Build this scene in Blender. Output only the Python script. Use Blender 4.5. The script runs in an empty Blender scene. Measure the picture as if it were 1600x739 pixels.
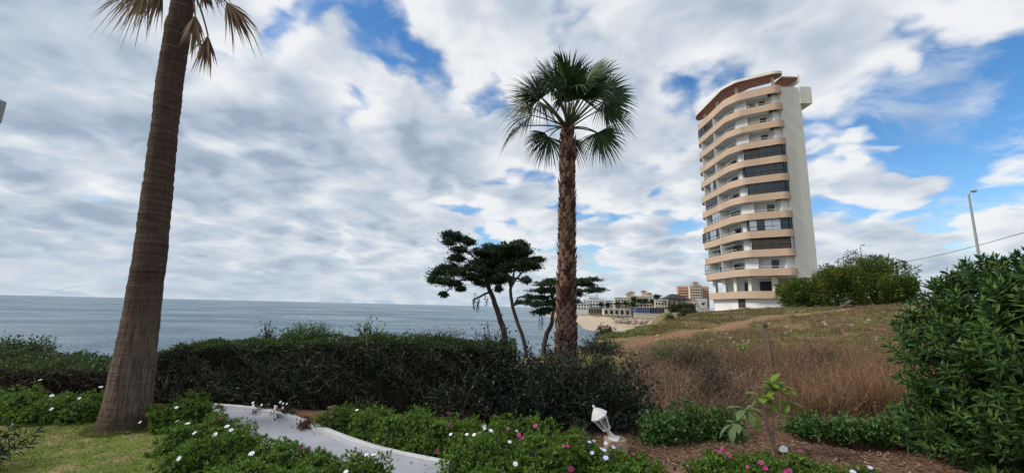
import bpy, bmesh, math, random
import numpy as np
from mathutils import Vector, Matrix

random.seed(11)
rng = np.random.default_rng(11)
scene = bpy.context.scene
COL = scene.collection
PI = math.pi

# ------------------------------------------------------------------ camera
F = 645.0                                   # focal length in pixels of a 1600 px wide picture
ROLL = math.radians(1.316)
PITCH = math.atan(109.4 / F)
EYE = np.array([0.0, 0.0, 1.6])
_f = np.array([0, math.cos(PITCH), math.sin(PITCH)])
_r = np.array([1.0, 0, 0])
_u = np.array([0, -math.sin(PITCH), math.cos(PITCH)])
_R = math.cos(ROLL) * _r + math.sin(ROLL) * _u
_U = -math.sin(ROLL) * _r + math.cos(ROLL) * _u
cam_data = bpy.data.cameras.new('camera')
cam = bpy.data.objects.new('camera', cam_data)
COL.objects.link(cam)
cam_data.sensor_width = 36.0
cam_data.lens = 36.0 * F / 1600.0
cam_data.clip_start = 0.05
cam_data.clip_end = 200000.0
cam.matrix_world = Matrix(((_R[0], _U[0], -_f[0], EYE[0]), (_R[1], _U[1], -_f[1], EYE[1]),
                           (_R[2], _U[2], -_f[2], EYE[2]), (0, 0, 0, 1)))
scene.camera = cam
scene.render.resolution_x, scene.render.resolution_y = 1024, 472
scene.view_settings.view_transform = 'Standard'
scene.view_settings.look = 'None'
scene.view_settings.gamma = 1.0
scene.view_settings.exposure = 0.35
scene.render.engine = 'CYCLES'
scene.cycles.max_bounces = 6
scene.cycles.diffuse_bounces = 2
scene.cycles.glossy_bounces = 2
scene.cycles.transmission_bounces = 4
scene.cycles.transparent_max_bounces = 6


def ray(px, py):
    return _f + (px - 800) / F * _R + (369.5 - py) / F * _U


def at(px, py, Y):
    d = ray(px, py)
    return EYE + d * Y / d[1]


def gr(px, py, z=0.0):
    d = ray(px, py)
    return EYE + d * (z - EYE[2]) / d[2]


# ------------------------------------------------------------------ world and sun
SUN_AZ, SUN_EL = math.radians(-98), math.radians(44)    # azimuth from +Y, towards +X
sun_dir = np.array([math.sin(SUN_AZ) * math.cos(SUN_EL), math.cos(SUN_AZ) * math.cos(SUN_EL), math.sin(SUN_EL)])
world = bpy.data.worlds.new('World')
scene.world = world
world.use_nodes = True
try:
    world.cycles.sampling_method = 'MANUAL'
    world.cycles.sample_map_resolution = 512
except Exception:
    pass


class NT:
    """small helper to write node trees"""
    def __init__(self, tree):
        self.t = tree
        tree.nodes.clear()

    def n(self, typ, **kw):
        nd = self.t.nodes.new('ShaderNode' + typ)
        for k, v in kw.items():
            setattr(nd, k, v)
        return nd

    def link(self, a, b):
        self.t.links.new(a, b)

    def put(self, sock, v):
        if hasattr(v, 'is_output'):
            self.link(v, sock)
        else:
            sock.default_value = v

    def math(self, op, a, b=0.0, c=None, clamp=False):
        m = self.n('Math', operation=op, use_clamp=clamp)
        self.put(m.inputs[0], a)
        self.put(m.inputs[1], b)
        if c is not None:
            self.put(m.inputs[2], c)
        return m.outputs[0]

    def vmath(self, op, a, b=(0, 0, 0)):
        m = self.n('VectorMath', operation=op)
        self.put(m.inputs[0], a)
        self.put(m.inputs[1], b)
        return m.outputs['Value'] if op == 'DOT_PRODUCT' else m.outputs[0]

    def noise(self, vec, scale, detail=4.0, rough=0.55, dist=0.0):
        m = self.n('TexNoise')
        if vec is not None:
            self.put(m.inputs['Vector'], vec)
        m.inputs['Scale'].default_value = scale
        m.inputs['Detail'].default_value = detail
        m.inputs['Roughness'].default_value = rough
        m.inputs['Distortion'].default_value = dist
        return m.outputs['Fac']

    def ramp(self, fac, stops, interp='LINEAR'):
        m = self.n('ValToRGB')
        cr = m.color_ramp
        cr.interpolation = interp
        while len(cr.elements) < len(stops):
            cr.elements.new(0.5)
        for e, (p, c) in zip(cr.elements, stops):
            e.position = p
            e.color = (c[0], c[1], c[2], 1) if len(c) == 3 else c
        self.put(m.inputs[0], fac)
        return m.outputs[0]

    def smooth(self, v, lo, hi):
        m = self.n('MapRange', interpolation_type='SMOOTHSTEP')
        self.put(m.inputs[0], v)
        m.inputs[1].default_value = lo
        m.inputs[2].default_value = hi
        return m.outputs[0]

    def mix(self, fac, a, b):
        m = self.n('Mix', data_type='RGBA')
        self.put(m.inputs[0], fac)
        for s, v in ((m.inputs[6], a), (m.inputs[7], b)):
            if hasattr(v, 'is_output'):
                self.link(v, s)
            else:
                s.default_value = (v[0], v[1], v[2], 1)
        return m.outputs[2]


def build_world():
    w = NT(world.node_tree)
    sky = w.n('TexSky', sky_type='NISHITA', sun_disc=False)
    sky.sun_elevation = SUN_EL
    sky.sun_rotation = SUN_AZ
    sky.altitude = 10
    sky.air_density = 1.0
    sky.dust_density = 0.6
    sky.ozone_density = 2.0
    tc = w.n('TexCoord')
    d = w.vmath('NORMALIZE', tc.outputs['Generated'])
    sep = w.n('SeparateXYZ')
    w.link(d, sep.inputs[0])
    z = w.math('MAXIMUM', sep.outputs[2], 0.0)
    zz = w.math('ADD', z, 0.24)
    cmb = w.n('CombineXYZ')
    w.put(cmb.inputs[0], w.math('DIVIDE', sep.outputs[0], zz))
    w.put(cmb.inputs[1], w.math('DIVIDE', sep.outputs[1], zz))
    cmb.inputs[2].default_value = 3.7
    p = cmb.outputs[0]
    big = w.noise(p, 0.95, 3.0, 0.5, 0.15)
    fine = w.noise(p, 2.7, 9.0, 0.53, 0.1)
    # puffs: cells of two sizes, their edges torn by noise
    warp = w.n('TexNoise')
    w.link(p, warp.inputs['Vector'])
    warp.inputs['Scale'].default_value = 5.0
    warp.inputs['Detail'].default_value = 5.0
    pw = w.vmath('ADD', p, w.vmath('MULTIPLY', w.vmath('SUBTRACT', warp.outputs['Color'], (.5, .5, .5)), (.30, .30, 0)))

    def puffs(vec):
        v = w.n('TexVoronoi', feature='SMOOTH_F1', voronoi_dimensions='2D')
        w.link(vec, v.inputs['Vector'])
        v.inputs['Scale'].default_value = 3.4
        v.inputs['Detail'].default_value = 2.0
        v.inputs['Roughness'].default_value = 0.45
        v.inputs['Smoothness'].default_value = 0.35
        return w.math('SUBTRACT', 0.75, v.outputs['Distance'])
    puff = puffs(pw)
    dens = w.math('ADD', w.math('ADD', w.math('MULTIPLY', big, 0.50), w.math('MULTIPLY', fine, 0.42)), w.math('MULTIPLY', puff, 0.30))
    # clear patches of the cloud deck (direction, width, strength)
    for (px, py, k, amp) in SKY_GAPS:
        v = ray(px, py)
        v = v / np.linalg.norm(v)
        dt = w.vmath('DOT_PRODUCT', d, tuple(v))
        g = w.math('EXPONENT', w.math('MULTIPLY', w.math('SUBTRACT', dt, 1.0), k))
        dens = w.math('ADD', dens, w.math('MULTIPLY', g, amp))
    cover = w.smooth(dens, 0.365, 0.485)
    # light and dark in the cloud: thick parts are grey underneath, edges towards the sun are bright
    p2 = w.vmath('ADD', p, (-0.085, 0.05, 0.0))
    fine2 = w.noise(p2, 2.7, 5.0, 0.5, 0.1)
    lit = w.math('ADD', w.math('MULTIPLY', w.math('SUBTRACT', fine, fine2), 0.8), w.math('MULTIPLY', w.math('SUBTRACT', puff, puffs(w.vmath('ADD', pw, (-0.085, 0.05, 0.0)))), 0.36))
    thick = w.smooth(dens, 0.47, 0.68)
    sh = w.math('ADD', w.math('MULTIPLY', lit, 2.2), w.math('SUBTRACT', 0.86, w.math('MULTIPLY', thick, 0.60)), clamp=True)
    ccol = w.ramp(sh, [(0.0, (2.75, 3.35, 4.2)), (0.34, (3.9, 4.5, 5.3)), (0.64, (5.1, 5.5, 6.05)), (1.0, (7.0, 7.1, 7.2))])
    # far cloud near the horizon turns even and pale
    ccol = w.mix(w.math('MULTIPLY', w.smooth(w.noise(p, 1.5, 4.0, 0.5, 0.1), 0.50, 0.72), 0.5), ccol, (6.7, 6.9, 7.1))
    far = w.smooth(z, 0.16, 0.0)
    ccol = w.mix(w.math('MULTIPLY', far, 0.6), ccol, (4.1, 4.85, 5.65))
    skyc = w.mix(1.0, (0, 0, 0), sky.outputs[0])
    hue = w.n('HueSaturation')
    hue.inputs['Saturation'].default_value = 1.3
    hue.inputs['Value'].default_value = 1.3
    w.link(skyc, hue.inputs['Color'])
    blue = w.mix(far, hue.outputs[0], (3.6, 4.6, 5.6))
    # thin torn veil drifting across the clear patches
    veil = w.math('MULTIPLY', w.smooth(w.noise(w.vmath('MULTIPLY', p, (1.0, 1.8, 1.0)), 2.3, 9.0, 0.62, 0.5), 0.50, 0.70), 0.5)
    cover = w.math('MAXIMUM', cover, veil)
    col = w.mix(w.math('MULTIPLY', cover, 0.97), blue, ccol)
    bg = w.n('Background')
    w.link(col, bg.inputs[0])
    bg.inputs[1].default_value = 0.1
    out = w.n('OutputWorld')
    w.link(bg.outputs[0], out.inputs[0])


SKY_GAPS = [
    (600, 70, 130.0, -0.20), (545, 150, 260.0, -0.14), (450, 25, 500.0, -0.14), (1095, 130, 190.0, -0.16), (1400, 180, 110.0, -0.19),
    (1560, 105, 90.0, -0.15), (1530, 220, 150.0, -0.13), (350, 100, 280.0, -0.20), (1330, 60, 150.0, 0.06), (680, 330, 60.0, 0.12),
    (400, 130, 300.0, 0.10), (700, 30, 60.0, 0.07), (1000, 60, 120.0, 0.12), (450, 290, 30.0, 0.13), (80, 230, 12.0, 0.15),
    (1560, 20, 200.0, 0.12), (1000, 330, 30.0, 0.06), (1400, 320, 70.0, 0.14), (1200, 30, 60.0, 0.08), (1470, 215, 300.0, 0.10)]
build_world()

sun_l = bpy.data.lights.new('sun', 'SUN')
sun_l.energy = 2.6
sun_l.angle = math.radians(16)
sun_l.color = (1.0, 0.95, 0.88)
sun_o = bpy.data.objects.new('sun', sun_l)
COL.objects.link(sun_o)
sun_o.rotation_euler = Vector(-sun_dir).to_track_quat('-Z', 'Y').to_euler()


# ------------------------------------------------------------------ mesh helpers
def norm(v):
    v = np.asarray(v, float)
    return v / np.maximum(np.linalg.norm(v, axis=-1, keepdims=True), 1e-9)


def root_loc(o):
    while o.parent is not None:
        o = o.parent
    return np.array(o.location)


class MB:
    """collects faces; build() links them as ONE mesh object"""
    def __init__(self):
        self.V, self.Fs, self.n = [], [], 0

    def add(self, V, F):
        V = np.asarray(V, float).reshape(-1, 3)
        self.V.append(V)
        F = np.asarray(F, int)
        self.Fs.append(F + self.n)
        self.n += len(V)
        return self

    def box(self, c, s, rz=0.0):
        c = np.asarray(c, float)
        h = np.asarray(s, float) / 2
        v = np.array([[x, y, z] for z in (-1, 1) for y in (-1, 1) for x in (-1, 1)], float) * h
        if rz:
            ca, sa = math.cos(rz), math.sin(rz)
            v = np.stack([v[:, 0] * ca - v[:, 1] * sa, v[:, 0] * sa + v[:, 1] * ca, v[:, 2]], 1)
        return self.add(v + c, [[0, 2, 3, 1], [4, 5, 7, 6], [0, 1, 5, 4], [2, 6, 7, 3], [0, 4, 6, 2], [1, 3, 7, 5]])

    def bar(self, a, b, w, h=None):
        """rectangular bar from a to b"""
        h = h or w
        a, b = np.asarray(a, float), np.asarray(b, float)
        d = norm(b - a)
        ref = np.array([0, 0, 1.0]) if abs(d[2]) < 0.9 else np.array([0, 1.0, 0])
        s = norm(np.cross(d, ref))
        t = np.cross(s, d)
        v = [p + s * sx * w / 2 + t * sy * h / 2 for p in (a, b) for sy in (-1, 1) for sx in (-1, 1)]
        return self.add(v, [[0, 1, 3, 2], [4, 6, 7, 5], [0, 4, 5, 1], [2, 3, 7, 6], [0, 2, 6, 4], [1, 5, 7, 3]])

    def tube(self, pts, rad, n=8, cap=True):
        pts = np.asarray(pts, float)
        k = len(pts)
        rad = np.broadcast_to(np.asarray(rad, float), (k,))
        tan = norm(np.gradient(pts, axis=0))
        ref = np.array([0.13, 0.97, 0.2]) if abs(tan[0][2]) > 0.6 else np.array([0, 0, 1.0])
        s = norm(np.cross(tan, ref))
        t = np.cross(tan, s)
        a = np.linspace(0, 2 * PI, n, endpoint=False)
        V = pts[:, None] + rad[:, None, None] * (np.cos(a)[None, :, None] * s[:, None] + np.sin(a)[None, :, None] * t[:, None])
        i = np.arange(k - 1)[:, None] * n
        j = np.arange(n)[None]
        j2 = (j + 1) % n
        Fq = np.stack([i + j, i + j2, i + n + j2, i + n + j], -1).reshape(-1, 4)
        base = self.n
        self.add(V, Fq)
        if cap and n >= 3:
            self.V.append(pts[[0, -1]])
            c0, c1 = self.n, self.n + 1
            self.n += 2
            jj = np.arange(n)
            self.Fs.append(np.stack([np.full(n, c0), base + (jj + 1) % n, base + jj], 1))
            o = base + (k - 1) * n
            self.Fs.append(np.stack([np.full(n, c1), o + jj, o + (jj + 1) % n], 1))
        return self

    def lathe(self, c, prof, n=12, axis=None):
        """profile of (radius, height) turned about an axis through c"""
        prof = np.asarray(prof, float)
        ax = norm(np.array(axis if axis is not None else (0, 0, 1.0)))
        ref = np.array([0, 1.0, 0]) if abs(ax[1]) < 0.9 else np.array([1.0, 0, 0])
        s = norm(np.cross(ref, ax))
        t = np.cross(ax, s)
        a = np.linspace(0, 2 * PI, n, endpoint=False)
        V = np.asarray(c) + prof[:, 1][:, None, None] * ax + prof[:, 0][:, None, None] * (
            np.cos(a)[None, :, None] * s + np.sin(a)[None, :, None] * t)
        k = len(prof)
        i = np.arange(k - 1)[:, None] * n
        j = np.arange(n)[None]
        j2 = (j + 1) % n
        return self.add(V, np.stack([i + j, i + j2, i + n + j2, i + n + j], -1).reshape(-1, 4))

    def prism(self, poly, z0, z1):
        """upright prism over a plan polygon (counter-clockwise); caps are fans as one n-gon"""
        poly = np.asarray(poly, float)[:, :2]
        n = len(poly)
        V = np.concatenate([np.c_[poly, np.full(n, z0)], np.c_[poly, np.full(n, z1)]])
        j = np.arange(n)
        j2 = (j + 1) % n
        base = self.n
        self.add(V, np.stack([j, j2, n + j2, n + j], 1))
        self.Fs.append(np.array([list(base + n + j)]))
        self.Fs.append(np.array([list(base + j[::-1])]))
        return self

    def strip_wall(self, line, z0, z1, th):
        """wall of thickness th standing along a plan polyline (th is laid to its right side)"""
        line = np.asarray(line, float)[:, :2]
        inner = offset_line(line, th)
        n = len(line)
        V = np.concatenate([np.c_[line, np.full(n, z0)], np.c_[line, np.full(n, z1)],
                            np.c_[inner, np.full(n, z0)], np.c_[inner, np.full(n, z1)]])
        j = np.arange(n - 1)
        q = [np.stack([j, j + 1, n + j + 1, n + j], 1), np.stack([2 * n + j + 1, 2 * n + j, 3 * n + j, 3 * n + j + 1], 1),
             np.stack([n + j, n + j + 1, 3 * n + j + 1, 3 * n + j], 1), np.stack([j + 1, j, 2 * n + j, 2 * n + j + 1], 1),
             np.array([[0, n, 3 * n, 2 * n], [n - 1, 3 * n - 1, 4 * n - 1, 2 * n - 1]])]
        return self.add(V, np.concatenate(q))

    def build(self, name, mat, parent=None, smooth=False, origin=None):
        me = bpy.data.meshes.new(name)
        V = np.concatenate(self.V)
        if parent is not None:
            V = V - root_loc(parent)
        elif origin is not None:
            V = V - np.asarray(origin, float)
        loops, starts, s = [], [], 0
        for Fa in self.Fs:
            k = Fa.shape[1]
            loops.append(Fa.ravel())
            starts.append(s + np.arange(len(Fa)) * k)
            s += Fa.size
        loops = np.concatenate(loops).astype(np.int32)
        starts = np.concatenate(starts).astype(np.int32)
        me.vertices.add(len(V))
        me.vertices.foreach_set('co', V.astype(np.float32).ravel())
        me.loops.add(len(loops))
        me.loops.foreach_set('vertex_index', loops)
        me.polygons.add(len(starts))
        me.polygons.foreach_set('loop_start', starts)
        me.update(calc_edges=True)
        if smooth:
            me.shade_smooth()
        else:
            me.shade_flat()
        o = bpy.data.objects.new(name, me)
        COL.objects.link(o)
        if mat is not None:
            me.materials.append(mat)
        if parent is not None:
            o.parent = parent
        elif origin is not None:
            o.location = origin
        return o


def offset_line(line, d):
    """plan polyline moved by d to its right side"""
    line = np.asarray(line, float)
    t = norm(np.gradient(line, axis=0))
    seg = norm(np.diff(line, axis=0))
    nr = np.stack([seg[:, 1], -seg[:, 0]], 1)
    out = []
    for i in range(len(line)):
        if i == 0:
            m = nr[0]
        elif i == len(line) - 1:
            m = nr[-1]
        else:
            m = norm(nr[i - 1] + nr[i])
            m = m / max(0.35, float(m @ nr[i]))
        out.append(line[i] + m * d)
    return np.array(out)


def fillet(pts, rads, k=5):
    """round the inner corners of a plan polyline"""
    pts = [np.asarray(p, float) for p in pts]
    out = [pts[0]]
    for i in range(1, len(pts) - 1):
        a, b, c = pts[i - 1], pts[i], pts[i + 1]
        r = min(rads[i], np.linalg.norm(a - b) * 0.49, np.linalg.norm(c - b) * 0.49)
        p, q = b + norm(a - b) * r, b + norm(c - b) * r
        for t in np.linspace(0, 1, k + 1):
            out.append((1 - t) ** 2 * p + 2 * t * (1 - t) * b + t * t * q)
    out.append(pts[-1])
    return np.array(out)


def tag(o, label=None, cat=None, group=None, kind=None):
    for k, v in (('label', label), ('category', cat), ('group', group), ('kind', kind)):
        if v:
            o[k] = v
    return o


def empty(name, loc, label=None, cat=None, group=None):
    o = bpy.data.objects.new(name, None)
    COL.objects.link(o)
    o.location = tuple(float(v) for v in loc)
    o.empty_display_size = 0.1
    return tag(o, label, cat, group)


def inst(name, me, parent, loc, mat3=None, scale=1.0):
    """a part that shares mesh data; loc in world"""
    o = bpy.data.objects.new(name, me)
    COL.objects.link(o)
    o.parent = parent
    l = Vector(np.asarray(loc, float) - root_loc(parent))
    m = Matrix(mat3).to_4x4() if mat3 is not None else Matrix.Identity(4)
    o.matrix_local = Matrix.Translation(l) @ m @ Matrix.Scale(scale, 4)
    return o


def frame(d, up=(0, 0, 1)):
    """3x3 with local X along d"""
    d = norm(np.asarray(d, float))
    s = np.cross(np.asarray(up, float), d)
    if np.linalg.norm(s) < 1e-3:
        s = np.cross((0, 1.0, 0), d)
    s = norm(s)
    t = np.cross(d, s)
    return ((d[0], s[0], t[0]), (d[1], s[1], t[1]), (d[2], s[2], t[2]))


def rand_dirs(n):
    return norm(rng.normal(size=(n, 3)))


def leaves(mb, P, D, L, W, fold=0.18, up=None, bend=0.0):
    """leaf blades (one island each): base point, direction, length, width"""
    P, D = np.asarray(P, float), norm(D)
    n = len(P)
    L = np.broadcast_to(np.asarray(L, float), (n,))[:, None]
    W = np.broadcast_to(np.asarray(W, float), (n,))[:, None]
    ref = rand_dirs(n) if up is None else norm(np.asarray(up, float) + 0.35 * rand_dirs(n))
    S = norm(np.cross(D, ref))
    N = np.cross(S, D)
    V = np.stack([P, P + D * L * 0.45 + S * W * 0.5 + N * W * fold, P + D * L - N * L * bend, P + D * L * 0.45 - S * W * 0.5 + N * W * fold], 1)
    i = np.arange(n)[:, None] * 4
    Ft = np.concatenate([i + [0, 1, 2], i + [0, 2, 3]], 0)
    return mb.add(V.reshape(-1, 3), Ft)


def blades(mb, P, D, L, W, droop=0.3, k=3):
    """long grass-like blades that bend over; k segments"""
    P, D = np.asarray(P, float), norm(D)
    n = len(P)
    L = np.broadcast_to(np.asarray(L, float), (n,))[:, None]
    W = np.broadcast_to(np.asarray(W, float), (n,))[:, None]
    S = norm(np.cross(D, rand_dirs(n)))
    hor = rand_dirs(n)
    hor[:, 2] = -0.5
    droop = np.broadcast_to(np.asarray(droop, float), (n,))[:, None]
    rows = []
    for s in range(k):
        t = s / k
        c = P + D * L * t + hor * L * droop * t * t
        w = W * (1 - 0.6 * t)
        rows += [c - S * w / 2, c + S * w / 2]
    rows.append(P + D * L + hor * L * droop)
    V = np.stack(rows, 1)
    m = 2 * k + 1
    i = np.arange(n)[:, None] * m
    for s in range(k - 1):
        mb.add(np.zeros((0, 3)), np.zeros((0, 4), int)) if False else None
    base = mb.n
    mb.V.append(V.reshape(-1, 3))
    mb.n += n * m
    for s in range(k - 1):
        mb.Fs.append(base + i + [2 * s, 2 * s + 1, 2 * s + 3, 2 * s + 2])
    mb.Fs.append(base + i + [2 * k - 2, 2 * k - 1, 2 * k])
    return mb


# ------------------------------------------------------------------ materials
def mat_base(name):
    m = bpy.data.materials.new(name)
    m.use_nodes = True
    return m, NT(m.node_tree)


def surf(name, a, b=None, scale=5.0, rough=0.8, bump=0.0, bscale=None, detail=6.0, spec=0.3, coord='Object', stretch=None, c=None, metal=0.0, speckle=None):
    """plain surface: two or three colours mixed by noise, noise relief"""
    m, t = mat_base(name)
    tc = t.n('TexCoord')
    vec = tc.outputs[coord]
    if stretch:
        mp = t.n('Mapping')
        mp.inputs['Scale'].default_value = stretch
        t.link(vec, mp.inputs[0])
        vec = mp.outputs[0]
    b = b or tuple(x * 0.8 for x in a)
    nz = t.noise(vec, scale, detail, 0.62)
    stops = [(0.32, b), (0.66, a)] if c is None else [(0.3, b), (0.5, a), (0.7, c)]
    col = t.ramp(nz, stops)
    if speckle:
        sc, colr, lo, hi = speckle
        col = t.mix(t.smooth(t.noise(vec, sc, 3.0, 0.6), lo, hi), col, colr)
    p = t.n('BsdfPrincipled')
    t.link(col, p.inputs['Base Color'])
    p.inputs['Roughness'].default_value = rough
    p.inputs['Specular IOR Level'].default_value = spec
    p.inputs['Metallic'].default_value = metal
    if bump:
        bp = t.n('Bump')
        bp.inputs['Strength'].default_value = 1.0
        bp.inputs['Distance'].default_value = bump
        t.link(t.noise(vec, bscale or scale * 4, 5.0, 0.65), bp.inputs['Height'])
        t.link(bp.outputs[0], p.inputs['Normal'])
    out = t.n('OutputMaterial')
    t.link(p.outputs[0], out.inputs[0])
    return m


def leafm(name, cols, rough=0.5, trans=0.25, spec=0.35, patch=None):
    """leaf: colour differs from leaf to leaf (and by patches of growth), light passes through a little"""
    m, t = mat_base(name)
    g = t.n('NewGeometry')
    k = len(cols)
    col = t.ramp(g.outputs['Random Per Island'], [((i + 0.5) / k, c) for i, c in enumerate(cols)])
    if patch:
        sc, c2, lo, hi = patch
        tc = t.n('TexCoord')
        col = t.mix(t.smooth(t.noise(tc.outputs['Object'], sc, 3.0, 0.6), lo, hi), col, c2)
    p = t.n('BsdfPrincipled')
    t.link(col, p.inputs['Base Color'])
    p.inputs['Roughness'].default_value = rough
    p.inputs['Specular IOR Level'].default_value = spec
    out = t.n('OutputMaterial')
    if trans:
        tr = t.n('BsdfTranslucent')
        t.link(col, tr.inputs[0])
        mx = t.n('MixShader')
        mx.inputs[0].default_value = trans
        t.link(p.outputs[0], mx.inputs[1])
        t.link(tr.outputs[0], mx.inputs[2])
        t.link(mx.outputs[0], out.inputs[0])
    else:
        t.link(p.outputs[0], out.inputs[0])
    return m


def glassm(name, col, rough=0.08):
    m, t = mat_base(name)
    p = t.n('BsdfPrincipled')
    p.inputs['Base Color'].default_value = (*col, 1)
    p.inputs['Roughness'].default_value = rough
    p.inputs['Specular IOR Level'].default_value = 0.6
    out = t.n('OutputMaterial')
    t.link(p.outputs[0], out.inputs[0])
    return m


M = {}
M['white'] = surf('white_paint', (0.74, 0.74, 0.72), (0.62, 0.62, 0.60), 3.0, 0.6, 0.002, 30)
M['path'] = surf('painted_concrete', (0.31, 0.32, 0.36), (0.26, 0.27, 0.30), 2.5, 0.75, 0.004, 50, speckle=(7.0, (0.20, 0.18, 0.155), 0.62, 0.82))
M['kerb'] = surf('kerb_paint', (0.52, 0.53, 0.55), (0.42, 0.42, 0.42), 5.0, 0.7, 0.004, 40, speckle=(9.0, (0.26, 0.23, 0.19), 0.60, 0.80))
M['cream'] = surf('cream_render', (0.76, 0.74, 0.65), (0.67, 0.645, 0.56), 0.5, 0.85, stretch=(1, 1, 0.12), speckle=(1.6, (0.56, 0.53, 0.46), 0.58, 0.80))
M['towerwhite'] = surf('white_render', (0.76, 0.75, 0.73), (0.68, 0.67, 0.65), 0.3, 0.85, stretch=(1, 1, 0.25))
M['tan'] = surf('tan_render', (0.535, 0.39, 0.28), (0.455, 0.325, 0.23), 0.35, 0.85, speckle=(1.1, (0.40, 0.30, 0.22), 0.60, 0.80), stretch=(1, 1, 0.5))
M['soffit'] = surf('brick_red_soffit', (0.34, 0.15, 0.105), (0.28, 0.12, 0.085), 0.4, 0.85)
M['glass'] = glassm('dark_glass', (0.018, 0.022, 0.028))
M['paleglass'] = glassm('pale_glass', (0.34, 0.38, 0.42), 0.12)
M['frame'] = surf('dark_metal', (0.02, 0.022, 0.026), (0.014, 0.015, 0.018), 3, 0.5)
M['shutter'] = surf('brown_shutter', (0.055, 0.045, 0.036), (0.042, 0.034, 0.028), 8, 0.7)
M['rail'] = surf('white_rail', (0.75, 0.75, 0.74), (0.66, 0.66, 0.65), 3, 0.5)
M['greymetal'] = surf('grey_metal', (0.34, 0.35, 0.36), (0.28, 0.29, 0.30), 4, 0.45, metal=0.3)
M['bark'] = surf('bark', (0.085, 0.062, 0.048), (0.045, 0.034, 0.028), 9, 0.95, 0.02, 25, stretch=(1, 1, 0.25))
M['darkbark'] = surf('cypress_bark', (0.075, 0.06, 0.05), (0.038, 0.031, 0.027), 7, 0.95, 0.03, 14, stretch=(1, 1, 0.3))
M['twig'] = surf('twig', (0.11, 0.085, 0.062), (0.06, 0.046, 0.035), 14, 0.95)
M['core'] = surf('dark_core', (0.022, 0.02, 0.014), (0.012, 0.011, 0.008), 18, 1.0, 0.02, 30, spec=0.0)  # hedge filling; the shade inside is put into this near-black
M['stone'] = surf('tan_stone', (0.42, 0.30, 0.22), (0.30, 0.21, 0.15), 9, 0.9, 0.006, 40)


# ------------------------------------------------------------------ terrain
CLIFF = np.array([(-3000, 9.6), (-60, 9.6), (-8, 9.5), (-3, 9.8), (0, 12.5), (2.6, 15.0), (5.5, 20), (11, 29), (18, 41), (27, 57), (33, 75), (36, 100), (44, 130),
                  (62, 165), (82, 215), (88, 290), (70, 345), (58, 400), (52, 460), (80, 700), (300, 1100), (3000, 3000)], float)
SHORE = np.array([(-3000, 32), (-60, 31), (0, 29), (10, 40), (20, 58), (27, 82), (31, 110), (36, 140), (38, 165), (35, 200), (44, 270),
                  (50, 330), (42, 400), (40, 460), (60, 720), (250, 1150), (2500, 3400)], float)


def sd(line, x, y):
    """signed distance to an open polyline: + on its right (land) side"""
    best = np.full(x.shape, 1e18)
    sign = np.ones(x.shape)
    for a, b in zip(line[:-1], line[1:]):
        e = b - a
        L2 = e @ e
        t = np.clip(((x - a[0]) * e[0] + (y - a[1]) * e[1]) / L2, 0, 1)
        dx, dy = x - (a[0] + t * e[0]), y - (a[1] + t * e[1])
        d2 = dx * dx + dy * dy
        cr = e[0] * (y - a[1]) - e[1] * (x - a[0])
        upd = d2 < best - 1e-9
        best = np.where(upd, d2, best)
        sign = np.where(upd, np.where(cr < 0, 1.0, -1.0), sign)
    return np.sqrt(best) * sign


def sst(v, lo, hi):
    t = np.clip((v - lo) / (hi - lo), 0, 1)
    return t * t * (3 - 2 * t)


_wv = [(rng.normal(size=2) * f, rng.uniform(0, 6.28), a) for f, a in ((0.25, 0.10), (0.6, 0.05), (1.4, 0.022), (3.0, 0.012)) for _ in range(5)]


def wav(x, y):
    s = 0
    for k, ph, a in _wv:
        s = s + a * np.sin(k[0] * x + k[1] * y + ph)
    return s


def top_h(x, y):
    t = np.clip((y - 7.2) / 26.0, 0, 1)
    s = 1 - (1 - t) ** 2
    crest = np.interp(x, [2, 8, 12, 18, 24, 30], [.75, .72, .80, 1.35, 2.0, 2.35])
    m = s * crest * sst(x, -1.0, 4.0)
    m = m + (1.2 - m) * sst(y, 36, 58)
    m = m + wav(x, y) * sst(y, 8.5, 14) * sst(x, 1.5, 4.0) * 0.55
    m = m + (-4.5 - m) * sst(y, 95, 170)
    # dug-over planting bed beside the hedge shrubs: soil heaps and a shallow trench
    bed = sst(x, 2.0, 2.6) * sst(-x, -6.5, -5.0) * sst(y, 4.0, 4.5) * sst(-y, -6.6, -6.0)
    tren = np.exp(-((y - (5.62 - 0.12 * (x - 3.5))) / 0.10) ** 2) * sst(x, 3.4, 3.7) * sst(-x, -5.6, -5.2)
    heap = np.exp(-((y - (5.86 - 0.12 * (x - 3.5))) / 0.14) ** 2) * sst(x, 3.2, 3.7) * sst(-x, -5.6, -5.2)
    m = m + bed * (0.5 * wav(x * 3.1 + 9, y * 3.1)) * 0.35 - 0.13 * tren + 0.09 * heap
    return m


def H(x, y):
    x, y = np.asarray(x, float), np.asarray(y, float)
    dc, ds = sd(CLIFF, x, y), sd(SHORE, x, y)
    top = top_h(x, y)
    near = sst(-y, -150, -110)
    slope = 0.25 + 0.9 * near
    cliff = np.where(dc >= 0, top, top + dc * slope - 0.12 * near * (1 - np.exp(dc / 1.5)))
    beach = np.clip(-8.0 + 0.035 * ds, -11, -5.6)
    return np.maximum(cliff, beach)


def hz(x, y):
    return float(H(np.array([x]), np.array([y]))[0])


def hit(px, py, far=140.0):
    d = ray(px, py)
    d = d / d[1]
    t = np.linspace(3.0, far, 6000)
    P = EYE[None] + d[None] * t[:, None]
    below = P[:, 2] < H(P[:, 0], P[:, 1])
    i = int(np.argmax(below)) if below.any() else len(t) - 1
    return P[i]


def axis(lo, hi, step, far_lo, far_hi, g=1.13):
    v = list(np.arange(lo, hi + 1e-6, step))
    s = step
    while v[-1] < far_hi:
        s *= g
        v.append(v[-1] + s)
    s = step
    while v[0] > far_lo:
        s *= g
        v.insert(0, v[0] - s)
    return np.array(v)


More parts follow.
